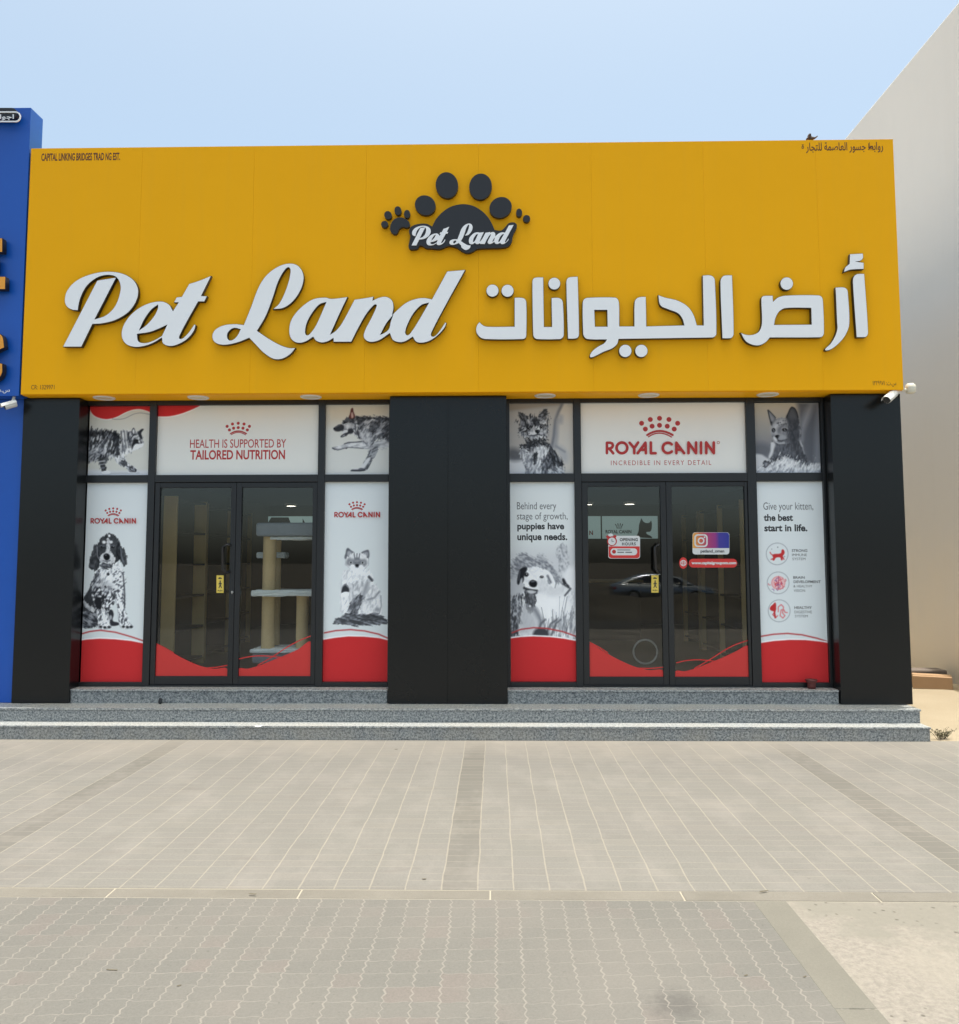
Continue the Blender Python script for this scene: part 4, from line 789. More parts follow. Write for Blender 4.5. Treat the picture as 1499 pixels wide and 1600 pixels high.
def glazing(xa, xb, up, lo, dg, handles):
    ru = [rw(q, YQ) for q in up]; rl = [rw(q, YQ) for q in lo]; rd = [rw(q, YW+.03) for q in dg]
    zt0 = sum(r[2] for r in ru)/3; zt1 = sum(r[3] for r in ru)/3; zl1 = (rl[0][3]+rl[1][3])/2; zl0 = (rl[0][2]+rl[1][2])/2
    xs = [xa, (ru[0][0]+rl[0][0])/2, (ru[0][1]+rl[0][1])/2, (ru[1][0]+ru[0][1])/2+.03, ru[1][1]+.0, (ru[2][0]+rl[1][0])/2, (ru[2][1]+rl[1][1])/2, xb]
    xs[3] = max(xs[2]+.05, ru[1][0]); 
    fr = MB(); y0, y1 = YW, YW+.10; zt, zb = ZB-.006, Z3+.001
    cols = [(xs[0], xs[1]), (xs[2], xs[3]), (xs[4], xs[5])] + ([(xs[6], xs[7])] if xs[7]-xs[6] > .004 else [])
    for c in cols: fr.box(c[0], c[1], y0, y1, zb, zt)
    gaps = [(xs[1], xs[2]), (xs[3], xs[4]), (xs[5], xs[6])]
    for i, (a_, b_) in enumerate(gaps):
        fr.box(a_, b_, y0+.002, y1, zt1, zt); fr.box(a_, b_, y0+.002, y1, zl1, zt0)
        if i != 1: fr.box(a_, b_, y0+.002, y1, zb, zl0)
        else: fr.box(a_, b_, y0+.004, y1, zb, zb+.018)
    frame = fr.build('window_frame', M['frame'], shop, bevel=.004)
    for a_, b_ in gaps: MB().box(a_, b_, YG, YG+.006, zt0, zt1).build('glass_pane', M['glass'], frame)
    for i in (0, 2): MB().box(gaps[i][0], gaps[i][1], YG, YG+.006, zl0, zl1).build('glass_pane', M['glass'], frame)
    xm = (rd[0][1]+rd[1][0])/2
    out = []
    for k, (g, x0, x1) in enumerate(((rd[0], xs[3]+.003, xm-.002), (rd[1], xm+.002, xs[4]-.003))):
        d = MB(); gz0, gz1 = (rd[0][2]+rd[1][2])/2, (rd[0][3]+rd[1][3])/2; ya, yb = YW+.012, YW+.062; zt_ = zl1-.004; zb_ = zb+.022
        d.box(x0, g[0], ya, yb, zb_, zt_); d.box(g[1], x1, ya, yb, zb_, zt_)
        d.box(g[0], g[1], ya+.002, yb, zb_, gz0); d.box(g[0], g[1], ya+.002, yb, gz1, zt_)
        door = d.build('door', M['frame'], shop, bevel=.003)
        MB().box(g[0], g[1], ya+.022, ya+.028, gz0, gz1).build('glass_pane', M['glass'], door)
        out.append((g[0], g[1], gz0, gz1, ya+.022, door))
    for hx, hy0, hy1, sgn in handles:
        k = 0; h = MB(); x, za = P(hx, hy0, YW-.05); _, zb2 = P(hx, hy1, YW-.05); xi = x + .055*sgn
        h.tube([(xi, YW+.012, za-.01), (xi-.02*sgn, YW-.04, za), (x, YW-.055, za-.035), (x, YW-.055, zb2+.035), (xi-.02*sgn, YW-.04, zb2), (xi, YW+.012, zb2+.01)], .015, 12)
        h.build('handle', M['dark'], out[0][5])
    return out
dl = glazing(XA1, XC0, UP[:3], LO[:2], DG[:2], [(349, 850, 895, 1)])
dr = glazing(XC1, XD0, UP[3:], LO[2:], DG[2:], [(1024, 850, 895, 1)])
x, z = P(363, 925, YW); MB().tube([(x, YW+.012, z), (x, YW-.006, z)], .012, 12).box(x-.004, x+.004, YW-.009, YW-.0062, z-.02, z+.012).build('lock', M['metal'], dl[0][5])

# ------------------------------------------------------------------ yellow fascia with its small print
fas = thing('fascia_sign', ((XL+XR)/2, 0, ZB), 'long yellow sign fascia of tall panels above the shop front', 'sign')
seams = [XL] + [P(sx, 420, 0)[0] for sx in (217, 394, 571, 748, 926, 1103, 1281)] + [XR]
for i in range(8):
    MB().box(seams[i]+(.0004 if i else 0), seams[i+1]-(.0004 if i < 7 else 0), 0, .03, ZB, ZT).build('panel', M['yellow'], fas, bevel=.0004, seg=1)
MB().box(XL+.004, XR-.004, .0305, .40, ZB+.06, ZT-.02).build('backing', M['yellow'], fas)
b = MB(); b.box(XL+.002, XR-.002, .031, YW+.1, ZB-.006, ZB+.03); b.build('soffit', M['yellow'], fas)
YT = -.0005
text('lettering', 'CAPITAL LINKING BRIDGES TRAD NG EST.', (65, 239.5, 187.5, 250), YT, M['brownink'], fas, .022)
text('lettering', 'CR: 1329971', (49, 601.5, 85, 608.2), YT, M['brownink'], fas, -.004)
AR1 = '\ufead\ufeed\ufe8d\ufe91\ufec2 \ufe9f\ufeb4\ufeee\ufead \ufe8d\ufedf\ufecc\ufe8e\ufebb\ufee4\ufe94 \ufedf\ufee0\ufe98\ufea0\ufe8e\ufead\u0629'
text('lettering', AR1[:-1][::-1], (1259.5, 222.5, 1380.5, 238), YT, M['brownink'], fas, .012)
ZAR = (1230, 195, 8.333)
fs = lambda l: [P(*q, YT) for q in zoompts(l, ZAR)]
MB().strokes([fs([(196, 300), (198, 280), (210, 270), (216, 285), (214, 304), (202, 308), (196, 300)]), fs([(210, 270), (204, 266)])], .0065, YT-.0002, step=.00002).strokes([fs([(199, 256)]), fs([(214, 256)])], .008, YT-.0002, step=.00002).build('lettering', M['brownink'], fas)
MB().strokes([fs([(1064, 244), (1066, 302), (1112, 302), (1116, 286), (1100, 276), (1082, 284), (1068, 300)])], .0065, YT-.0014, step=.00002).build('lettering', M['brownink'], fas)
text('lettering', '\u0661\u0663\u0662\u0669\u0669\u0667\u0661 :\ufe95.\ufeb1', (1364, 595, 1401, 604), YT, M['brownink'], fas, -.004)

# raised letters
ZA = (80, 390, 3.7475); ZBq = (430, 400, 4.8355); ZC = (735, 390, 4.5424); ZD = (1030, 390, 4.4088)
def pg(pts, z): return cat(zoompts(pts, z), 6)
LP = [pg([(68, 570, 1), (270, 180, 1), (383, 162, 1), (257, 407, 1), (322, 383), (375, 328), (405, 240), (400, 190), (375, 158), (325, 150), (268, 166), (210, 213), (176, 275), (162, 325), (158, 357, 1), (120, 352), (90, 332), (79, 295), (93, 240), (145, 183), (230, 144), (330, 128), (420, 140), (485, 180), (511, 238), (500, 300), (455, 365), (380, 412), (300, 433), (243, 437, 1), (178, 570, 1)], ZA)]
LET = [pg([(640, 302), (690, 320), (714, 358, 1), (745, 310, 1), (718, 310, 1), (735, 278, 1), (765, 275, 1), (808, 200, 1), (870, 180), (938, 152, 1), (880, 270, 1), (915, 272, 1), (898, 305, 1), (862, 305, 1), (800, 415), (758, 495), (752, 518), (768, 520), (805, 485), (838, 437, 1), (848, 441, 1), (838, 475), (800, 522), (745, 555), (695, 566), (655, 550), (648, 517, 1), (600, 546), (540, 567), (480, 570), (432, 548), (412, 500), (425, 440), (475, 372), (555, 320)], ZA),
       pg([(625, 324, 1), (588, 352), (548, 407), (518, 470, 1), (562, 437), (603, 388), (624, 345)], ZA),
       pg([(505, 495, 1), (580, 483), (640, 460), (678, 442, 1), (648, 505, 1), (592, 535), (545, 546), (512, 535)], ZA)]
LL = [pg([(1400, 80), (1452, 98), (1480, 155), (1466, 228), (1420, 300), (1362, 342), (1297, 350, 1), (1335, 315), (1372, 240), (1398, 150), (1394, 106), (1368, 122), (1330, 190), (1300, 280), (1258, 390), (1208, 475, 1), (1262, 512), (1330, 552), (1390, 574), (1433, 575, 1), (1400, 614), (1350, 641), (1300, 640), (1243, 604), (1200, 560), (1160, 518, 1), (1090, 545), (1010, 559), (958, 543), (943, 505), (962, 467), (1015, 441), (1080, 435), (1128, 440, 1), (1170, 335), (1213, 222), (1260, 150), (1330, 98)], ZA),
      pg([(1108, 467, 1), (1072, 460), (1042, 479), (1032, 508), (1045, 530), (1072, 522), (1095, 495)], ZA)]
LAND = [pg([(380, 312), (425, 322), (550, 308, 1), (487, 440), (420, 590, 1), (460, 562), (505, 505), (600, 328, 1), (690, 315), (745, 305, 1), (738, 334, 1), (790, 312), (842, 307), (885, 335), (897, 385), (888, 440, 1), (930, 400), (985, 355), (1050, 326), (1120, 315), (1185, 325, 1), (1300, 115, 1), (1440, 103, 1), (1300, 355), (1182, 582), (1186, 606), (1210, 600), (1247, 558), (1285, 500, 1), (1297, 506, 1), (1280, 545), (1230, 600), (1170, 641), (1110, 657), (1065, 648), (1040, 612, 1), (985, 645), (940, 653), (890, 635), (866, 585, 1), (790, 636), (730, 651), (690, 640), (668, 608), (681, 555), (725, 470), (760, 393), (762, 368), (735, 385), (690, 440), (630, 545), (577, 650, 1), (440, 650, 1), (440, 622, 1), (400, 645), (350, 655), (308, 640), (288, 612, 1), (225, 650), (165, 656), (120, 625), (105, 560), (125, 475), (195, 388), (285, 326)], ZBq),
        pg([(385, 350, 1), (338, 366), (288, 422), (244, 500), (229, 570), (241, 597), (270, 578), (312, 515)], ZBq),
        pg([(888, 452, 1), (842, 510), (798, 592, 1), (830, 577), (860, 548), (872, 498)], ZBq),
        pg([(1160, 355, 1), (1108, 371), (1050, 430), (1006, 510), (986, 575), (1001, 597), (1030, 570), (1077, 498)], ZBq)]
def letter(root, loops, body_d=.045, gap=.012, off=0.0):
    yf = -gap-body_d; to = lambda q: P(q[0], q[1], yf)
    o = plate('letter', loops, -gap, body_d, M['black_return'], root, off, to)
    plate('face', loops, yf-.0002, .003, M['white_face'], o, -.004, to)
def base_of(loops, Y=-.05):
    q = [P(a[0], a[1], Y) for lp in loops for a in lp]; return ((min(p[0] for p in q)+max(p[0] for p in q))/2, Y, min(p[1] for p in q))
latin = thing('lettering_sign', base_of(LP+LET+LL+LAND), 'raised white script reading Pet Land with black edges, on the yellow fascia', 'sign')
for lp in (LP, LET, LL, LAND): letter(latin, lp)
def rr(x0, y0, x1, y1, r, z):                                 # helper for round dots / bars
    return zoompts(circ((x0+x1)/2, (y0+y1)/2, (x1-x0)/2, (y1-y0)/2), z)
def dot(x, y, r, z): return zoompts(circ(x, y, r), z)
h2 = zoompts([(-7, 311, 1), (40, 328), (130, 350), (200, 392), (240, 450), (262, 520, 1), (307, 520, 1), (300, 177, 1), (350, 175), (378, 190), (387, 222), (397, 580), (380, 604), (350, 608, 1)], ZD)
h3 = zoompts([(1055, 636, 1), (1045, 670), (1010, 702), (950, 726), (890, 756), (855, 767), (848, 750), (870, 715), (910, 685), (950, 663), (967, 640, 1), (830, 636), (805, 615), (799, 585), (796, 385), (806, 352), (835, 340), (1025, 338), (1048, 350), (1058, 380), (1060, 543, 1), (1163, 543, 1), (1165, 375), (1178, 347), (1205, 335), (1248, 333, 1), (1252, 543, 1)], ZC)
h4 = zoompts([(172, 520, 1), (160, 478), (130, 440), (62, 412), (8, 384)], ZD)
AR = [[pg([(65, 512, 1), (48, 535), (40, 565), (46, 595), (72, 625), (112, 637), (370, 637), (393, 628), (400, 605), (400, 375), (387, 348), (355, 339), (313, 340, 1), (313, 545, 1), (135, 546), (95, 538)], ZC)],
      [dot(158, 291, 45, ZC)], [dot(265, 292, 45, ZC)],
      [pg([(468, 196), (520, 195, 1), (525, 547, 1), (579, 547, 1), (575, 342, 1), (620, 340), (648, 351), (660, 380), (666, 605), (655, 628), (635, 637), (475, 637), (453, 625), (445, 600), (439, 235), (446, 206)], ZC)],
      [dot(597, 241, 44, ZC)],
      [pg([(703, 195), (765, 190, 1), (774, 600), (765, 625), (740, 634), (692, 634, 1), (680, 235), (686, 208)], ZC)],
      [cat(h2 + h3 + h4, 6), pg([(883, 430, 1), (971, 430, 1), (973, 545, 1), (887, 545, 1)], ZC)],
      [dot(1101, 719, 46, ZC)], [dot(1215, 719, 46, ZC)],
      [pg([(450, 177), (505, 175, 1), (516, 580), (502, 608), (475, 613), (435, 612, 1), (421, 225), (430, 193)], ZD)],
      [pg([(720, 318), (785, 316, 1), (787, 355, 1), (820, 328), (875, 315), (1095, 313), (1122, 325), (1131, 352), (1138, 575), (1126, 600), (1100, 606), (765, 607, 1), (735, 640), (690, 661), (640, 656), (595, 630), (560, 570, 1), (600, 585), (650, 584), (690, 560), (707, 505), (703, 355), (706, 330)], ZD), pg([(1047, 403, 1), (1050, 515, 1), (795, 517, 1), (805, 470), (832, 425), (872, 405)], ZD)],
      [dot(880, 234, 45, ZD)],
      [pg([(1215, 260, 1), (1270, 258), (1295, 272), (1303, 300), (1313, 510), (1290, 582), (1245, 642), (1190, 686), (1150, 697), (1143, 685), (1180, 648), (1210, 600), (1227, 545), (1225, 500)], ZD)],
      [pg([(1362, 168), (1415, 165, 1), (1442, 570), (1430, 600), (1405, 605), (1360, 605, 1), (1334, 225), (1340, 187)], ZD)],
      [pg([(1315, 30, 1), (1405, 25, 1), (1407, 58), (1388, 78), (1365, 82, 1), (1412, 90, 1), (1412, 135, 1), (1325, 139), (1295, 148), (1272, 158, 1), (1283, 122), (1312, 96, 1)], ZD)]]
arab = thing('lettering_sign', base_of([l for g in AR for l in g]), 'raised white Arabic shop name with black edges, right half of the fascia', 'sign')
for g in AR: letter(arab, g)

# paw logo above the lettering
ZP = (580, 250, 5.552)
board = pg([(340, 655), (329, 620), (345, 580), (400, 556), (480, 552), (530, 576, 1), (560, 518), (612, 458), (690, 405), (790, 382), (880, 395), (960, 440), (1020, 502), (1058, 572), (1072, 606, 1), (1128, 610), (1165, 580), (1195, 547), (1240, 540), (1265, 562), (1255, 602), (1232, 650), (1220, 710), (1188, 748), (1130, 760), (1000, 765), (920, 771), (880, 795), (832, 806), (790, 790), (750, 762), (700, 746), (665, 746), (620, 765), (580, 771), (530, 766), (480, 764), (450, 746), (420, 742), (405, 766), (368, 775), (335, 770), (325, 745), (334, 700)], ZP)
toes = [(658, 217, 97, 113, -.15), (950, 229, 98, 113, .12), (470, 391, 92, 84, .55), (1124, 410, 99, 88, -.5), (233, 438, 30, 38, -.2), (312, 467, 27, 35, 0), (147, 477, 32, 36, -.5), (117, 556, 30, 29, 0), (1285, 455, 26, 35, 0), (1350, 507, 31, 31, 0)]
pad = pg([(165, 590), (183, 532), (230, 499), (282, 502), (325, 530), (336, 568), (312, 585), (270, 580), (242, 600), (226, 635), (200, 642), (173, 622)], ZP)
logo = thing('paw_logo_sign', base_of([board]), 'dark raised paw print emblem with small white Pet Land script', 'sign')
def tl(q):   # the same script, reduced
    return (643.4+(q[0]-98.1)*.2530, 383.6+(q[1]-542)*.259 - (q[0]-98.1)*.0008 + (2.2 if q[1] > 545 else 0))
TL2 = lambda q: P(q[0], q[1], -.055)
bo = plate('board', [board], -.012, .043, M['logo_black'], logo, 0, TL2)
for lp in (LP, LET, LL, LAND):
    plate('letter', [[tl(q) for q in l] for l in lp], -.0552, .008, M['white_face'], bo)
for t in toes: plate('toe', [zoompts(circ(*t), ZP)], -.012, .043, M['logo_black'], logo, 0, TL2)
plate('paw_pad', [pad], -.012, .043, M['logo_black'], logo, 0, TL2)

# soffit lamps
for i, (px, py) in enumerate(((163, 619.5), (310, 619), (486, 618.5), (852, 617), (1014, 614.8), (1200, 614.5))):
    x = P(px, py, .17)[0]; zz = ZB-.006
    where = ['leftmost one, near the blue shop', 'above the left entrance doors', 'near the broad middle pillar, on its left', 'near the broad middle pillar, on its right', 'above the right entrance doors', 'rightmost one, near the right pillar'][i]
    d = thing('soffit_lamp', (x, .17, zz), 'round white ceiling lamp under the fascia, '+where, 'lamp', 'lamps in the soffit')
    MB().lathe([(.112, 0), (.112, -.006), (.104, -.012), (.088, -.012), (.085, -.003)], (x, .17, zz), 40).build('ring', M['white'], d)
    MB().lathe([(.085, -.004), (.05, -.007), (.0001, -.008)], (x, .17, zz), 40).build('diffuser', M['diffuser'], d)
# ------------------------------------------------------------------ posters on the glazing
def crown_logo(parent, Y, z, scale, ox, oy, words=True, mark=False, double=True, dotscale=1.0):
    """crown and rounded lettering; drawn in the coordinates of the big sign, then placed"""
    T = lambda q: P(ox+q[0]*scale/7.138, oy+q[1]*scale/7.138, Y)
    w = lambda px: px*scale/7.138*(Y+8.5)/FX
    b = MB(); 
    for x, y in ((520, 152), (617, 110), (720, 97), (825, 110), (922, 152), (562, 217), (637, 185), (720, 175), (806, 185), (884, 217)): b.strokes([[T((x, y))]], w(56*dotscale), Y-.0008)
    arc = lambda x0, y0, xm, ym, x1, y1: [((1-t)**2*x0+2*t*(1-t)*(2*xm-(x0+x1)/2)+t*t*x1, (1-t)**2*y0+2*t*(1-t)*(2*ym-(y0+y1)/2)+t*t*y1) for t in np.linspace(0, 1, 9)]
    b.strokes([[T(q) for q in arc(582, 284, 720, 238, 866, 283)]], w(24), Y-.0008)
    if double: b.strokes([[T(q) for q in arc(597, 303, 720, 262, 852, 305)]], w(14), Y-.0008)
    b.build('crown', M['redtext'], parent)
    if words:
        st = [[(133, 485), (133, 370), (168, 369), (192, 378), (200, 400), (190, 422), (165, 434), (145, 436)], [(163, 440), (203, 487)],
              [(300+60*math.cos(k*math.tau/20), 427+60*math.sin(k*math.tau/20)) for k in range(21)],
              [(385, 370), (437, 430), (437, 487)], [(480, 368), (437, 430)], [(475, 487), (562, 370), (567, 487)], [(520, 448), (562, 448)],
              [(622, 368), (622, 487), (675, 487)], [(812+58*math.cos(a_), 428+58*math.sin(a_)) for a_ in np.linspace(-.75, -5.53, 16)],
              [(905, 487), (905, 370), (992, 487)], [(912, 448), (950, 448)], [(1040, 487), (1040, 368), (1125, 487), (1125, 368)], [(1180, 368), (1180, 487)], [(1238, 487), (1238, 368), (1322, 487), (1322, 368)]]
        b = MB().strokes([[T(q) for q in l] for l in st], w(30), Y-.0008)
        if mark: b.strokes([[T((1375+14*math.cos(k), 368+14*math.sin(k))) for k in np.linspace(0, math.tau, 12)]], w(5), Y-.0008)
        b.build('lettering', M['redtext'], parent)
def put(z, label, up=True): return z.build('poster', YQ, label, 'posters on the shop glazing')
put(art_walking_cat(UP[0]), 'small poster of a walking striped long haired cat under a red swell')
hp = Print(UP[1], (90, 600, 2.828), white=(199, 199, 195))
hp.poly([(430, 60, 1), (640, 60, 1), (632, 97, 1), (600, 115), (550, 135), (500, 146), (450, 147), (430, 146)], 214, smooth=True); hp.poly([(430, 60, 1), (640, 60, 1), (628, 97, 1), (595, 112), (545, 131), (495, 142), (450, 143), (430, 142, 1)], REDI)
hp = put(hp, 'wide white poster with a red crown and the words on tailored nutrition')
def zp(x0, y0, x1, y1, z): return (z[0]+x0/z[2], z[1]+y0/z[2], z[0]+x1/z[2], z[1]+y1/z[2])
Z3_ = (90, 600, 2.828)
text('lettering', 'HEALTH IS SUPPORTED BY', zp(586, 245, 1010, 281, Z3_), YQ-.0004, M['redtext'], hp, .004)
text('lettering', 'TAILORED NUTRITION', zp(587, 292, 1005, 333, Z3_), YQ-.0004, M['redtext'], hp, .024)
crown_logo(hp, YQ, None, .62, 352.4-490*.62/7.138, 659.0-70*.62/7.138, words=False)
put(art_shepherd(UP[2]), 'small poster of a leaping shepherd dog, top corner beside the middle pillar')
put(art_terrier(UP[3]), 'small grey photo poster of a terrier puppy sitting by a cushion')
rp = put(Print(UP[4], (930, 640, 7.138), white=(201, 200, 196)), 'wide white poster with large red crown emblem above the right doors')
crown_logo(rp, YQ, None, 1.0, 930, 640, mark=True)
text('lettering', 'INCREDIBLE IN EVERY DETAIL', zp(178, 568, 1298, 616, (930, 640, 7.138)), YQ-.0004, M['redtext'], rp, -.004, 1.28)
put(art_grey_kitten(UP[5]), 'small grey photo poster of a big eared kitten on a fluffy blanket')
s1 = put(art_spaniel(LO[0]), 'tall poster of a spotted black and white spaniel puppy over a red base')
crown_logo(s1, YQ, None, .421, 141.5-118*.0590, 792.5-70*.0590+.3)
s2 = put(art_sitting_cat(LO[1]), 'tall poster of a pale sitting cat with a bushy dark tail')
crown_logo(s2, YQ, None, .421, 522.5-118*.0590, 782.8-70*.0590+.3)
s3 = put(art_puppy(LO[2]), 'tall poster of a white puppy in grass with a slogan about growth')
ZB3 = (790, 770, 6.667)
for tx, bx, ink, bd in (('Behind every', (120, 98, 530, 196), 'greyink', -.002), ('stage of growth,', (120, 205, 648, 300), 'greyink', -.002), ('puppies have', (124, 312, 612, 402), 'ink', .03), ('unique needs.', (124, 420, 645, 516), 'ink', .03)):
    text('lettering', tx, zp(*bx, ZB3), YQ-.0004, M[ink], s3, bd)
s4 = put(art_kitten_facts(LO[3]), 'tall white poster about kittens with three round red icons')
ZB4 = (1175, 770, 6.667)
for tx, bx, ink, bd, in (('Give your kitten,', (120, 100, 642, 200), 'greyink', -.002), ('the best', (124, 222, 430, 294), 'ink', .03), ('start in life.', (130, 328, 580, 402), 'ink', .03),
                     ('STRONG', (417, 588, 580, 616), 'greyink', .02), ('IMMUNE', (420, 634, 576, 660), 'greyink', -.002), ('SYSTEM', (424, 676, 560, 702), 'greyink', -.002),
                     ('BRAIN', (432, 869, 552, 895), 'greyink', .02), ('DEVELOPMENT', (436, 913, 720, 941), 'greyink', .02), ('& HEALTHY', (434, 960, 632, 986), 'greyink', -.002), ('VISION', (438, 1006, 556, 1032), 'greyink', -.002),
                     ('HEALTHY', (444, 1182, 628, 1210), 'greyink', .02), ('DIGESTIVE', (446, 1228, 628, 1256), 'greyink', -.002), ('SYSTEM', (450, 1272, 584, 1298), 'greyink', -.002)):
    text('lettering', tx, zp(*bx, ZB4), YQ-.0004, M[ink], s4, bd)

# ------------------------------------------------------------------ film and stickers on the doors
def clampx(pts, x0, x1): return [(min(max(p[0], x0), x1), p[1]) for p in pts]
def film(door, curve, lines, label):
    """red swell along the foot of a door pane: curve in photo pixels left to right"""
    x0, x1, z0, z1, y, dobj = door; Y = y-.002
    c = [P(*q, Y) for q in curve]; c = [p for p in cat([(p[0], p[1]) for p in c]+[(c[-1][0], c[-1][1]-1), (c[0][0], c[0][1]-1)], 6)][:6*(len(c)-1)+1]
    c[0] = (x0+.001, c[0][1]); c[-1] = (x1-.001, c[-1][1])
    me = curve_mesh([c+[(x1-.001, z0+.001), (x0+.001, z0+.001)]], .0004); me.transform(Matrix.Translation((0, Y, 0)))
    o = link('window_film', me, M['red']); tag(o, label, 'window film', 'red films on the door panes')
    for ln in lines:
        q = [P(*p, Y) for p in ln]; q = [tuple(map(float, np.array([np.interp(u, range(len(q)), [p[i] for p in q]) for i in (0, 1)]))) for u in np.linspace(0, len(q)-1, 25)]; q = [tuple(np.mean([q[max(0, min(24, k+m))] for m in (-3, -2, -1, 0, 1, 2, 3)], 0)) if 3 <= k <= 21 else q[k] for k in range(25)]
        pass
        MB().strokes([q], .011, Y-.0008, step=.00003).build('stripe', M['red'], o)
def zz(l, z): return [(z[0]+p[0]/z[2], z[1]+p[1]/z[2]) for p in l]
ZL, ZR = (235, 750, 5.0), (910, 750, 5.0)
film(dl[0], zz([(42, 1300), (130, 1325), (220, 1375), (310, 1420), (400, 1455), (500, 1475), (602, 1482)], ZL), [zz([(48, 1280), (110, 1310), (180, 1350)], ZL), zz([(450, 1468), (530, 1462), (600, 1448)], ZL)], 'red film along the foot of the leftmost door, falling towards the right')
film(dl[1], zz([(688, 1480), (760, 1474), (850, 1450), (950, 1410), (1050, 1370), (1150, 1325), (1256, 1270)], ZL), [zz([(694, 1398), (780, 1378), (880, 1372), (980, 1382), (1030, 1386)], ZL), zz([(840, 1448), (960, 1380), (1060, 1310), (1160, 1255), (1256, 1218)], ZL)], 'red film with thin stripes on the pane in front of the scratching post')
film(dr[0], zz([(60, 1285), (140, 1322), (230, 1375), (320, 1420), (410, 1458), (520, 1485), (638, 1500)], ZR), [zz([(62, 1270), (130, 1305), (200, 1350)], ZR), zz([(440, 1470), (540, 1472), (632, 1463)], ZR)], 'red film along the foot of the door under the opening hours sticker')
film(dr[1], zz([(732, 1498), (800, 1494), (890, 1470), (990, 1430), (1090, 1390), (1190, 1345), (1302, 1305)], ZR), [zz([(738, 1428), (820, 1408), (920, 1403), (1040, 1416)], ZR), zz([(880, 1470), (980, 1415), (1080, 1350), (1180, 1290), (1298, 1252)], ZR)], 'red film with thin stripes on the rightmost door under the social media sticker')
def rrect(x0, y0, x1, y1, r, n=6):
    o = []
    for cx, cy, a0 in ((x1-r, y0+r, -math.pi/2), (x1-r, y1-r, 0), (x0+r, y1-r, math.pi/2), (x0+r, y0+r, math.pi)):
        o += [(cx+r*math.cos(a0+k*math.pi/2/n), cy+r*math.sin(a0+k*math.pi/2/n)) for k in range(n+1)]
    return o
YD = dr[0][4]-.0015
def layer(name, loops, k, mat, parent=None): return plate(name, loops, YD-.0007*k, .0006, mat, parent)
ZS = (930, 810, 6.246)
def zl(l): return zoompts(l, ZS)
oh = layer('opening_hours_sticker', [zl(rrect(130, 170, 440, 392, 24))], 0, M['vinylwhite']); tag(oh, 'red and white opening hours sticker with a small clock on glass', 'sticker')
layer('red_panel', [zl([(132, 272)]+[(438, 272)]+rrect(134, 250, 436, 388, 22)[7:21])], 1, M['red'], oh) if False else layer('red_panel', [zl([(134, 273), (436, 273), (436, 366), (430, 380), (414, 388), (156, 388), (140, 380), (134, 366)])], 1, M['red'], oh)
layer('time_panel', [zl(rrect(152, 292, 412, 360, 32))], 2, M['vinylwhite'], oh)
layer('clock_dot', [zl(circ(186, 325, 19))], 3, M['redtext'], oh)
layer('time_lines', [zl(rrect(218, 304, 346, 312, 3)), zl(rrect(218, 326, 284, 336, 3)), zl(rrect(296, 326, 362, 336, 3))], 3, M['greyink'], oh)
clk = layer('clock', [zl(circ(166, 222, 48))], 2, M['redtext'], oh)
layer('clock_face', [zl(circ(166, 224, 37))], 3, M['vinylwhite'], clk); layer('bell', [zl(circ(128, 182, 20, 15, .6)), zl(circ(192, 178, 18, 14, -.5))], 2.4, M['redtext'], clk)
layer('clock_top', [zl(circ(152, 162, 24, 15))], 3, M['vinylwhite'], clk); layer('hand', [zl([(163, 200), (168, 200), (168, 222), (184, 222), (184, 227), (163, 227)])], 4, M['greyink'], clk)
text('lettering', 'OPENING', zp(242, 192, 418, 222, ZS), YD-.0014, M['ink'], oh, .03, 1.1); text('lettering', 'HOURS', zp(264, 234, 398, 264, ZS), YD-.0014, M['ink'], oh, .03, 1.3)
def m_grad():
    N = NT('sunset_vinyl'); x0 = P(952/6.246+930, 900, YD)[0]; x1 = P(1312/6.246+930, 900, YD)[0]
    tc = N.t.nodes.new('ShaderNodeTexCoord'); sx = N.n('ShaderNodeSeparateXYZ', i_0=tc.outputs['Object'])
    N.set(Base_Color=N.ramp(N.math('MULTIPLY_ADD', sx.outputs[0], 1/(x1-x0), .5), [(0.0, lin((236, 176, 80))), (.22, lin((205, 100, 74))), (.42, lin((176, 62, 112))), (.62, lin((150, 50, 130))), (.72, lin((66, 56, 150))), (1.0, lin((40, 50, 150)))]), Roughness=.45); return N.m
ig = layer('social_media_sticker', [zl(rrect(952, 136, 1312, 352, 28))], 0, M['vinylwhite']); tag(ig, 'sticker with a rounded camera emblem on orange to blue vinyl', 'sticker')
layer('colour_panel', [zl([(954, 290), (954, 164), (962, 146), (980, 138), (1284, 138), (1302, 146), (1310, 164), (1310, 290)])], 1, m_grad(), ig)
layer('camera_emblem', [zl(rrect(970, 154, 1100, 280, 34)), zl(rrect(984, 168, 1086, 266, 24))], 2, M['vinylwhite'], ig)
layer('camera_lens', [zl(circ(1036, 218, 33)), zl(circ(1036, 218, 20))], 2, M['vinylwhite'], ig); layer('camera_light', [zl(circ(1069, 184, 8))], 2, M['vinylwhite'], ig)
text('lettering', 'petland_oman', zp(1030, 304, 1262, 342, ZS), YD-.0014, M['ink'], ig, .02)
ws = layer('web_address_sticker', [zl(rrect(916, 394, 1388, 480, 42))], 0, M['red']); tag(ws, 'long rounded red sticker with a white web address', 'sticker')
text('lettering', 'www.capitalgroupom.com', zp(942, 420, 1380, 456, ZS), YD-.0009, M['vinylwhite'], ws, .05)
gb = layer('globe_sticker', [zl(circ(862, 436, 40, 56))], 0, M['red']); tag(gb, 'small red oval sticker with a white globe, left of the web address', 'sticker')
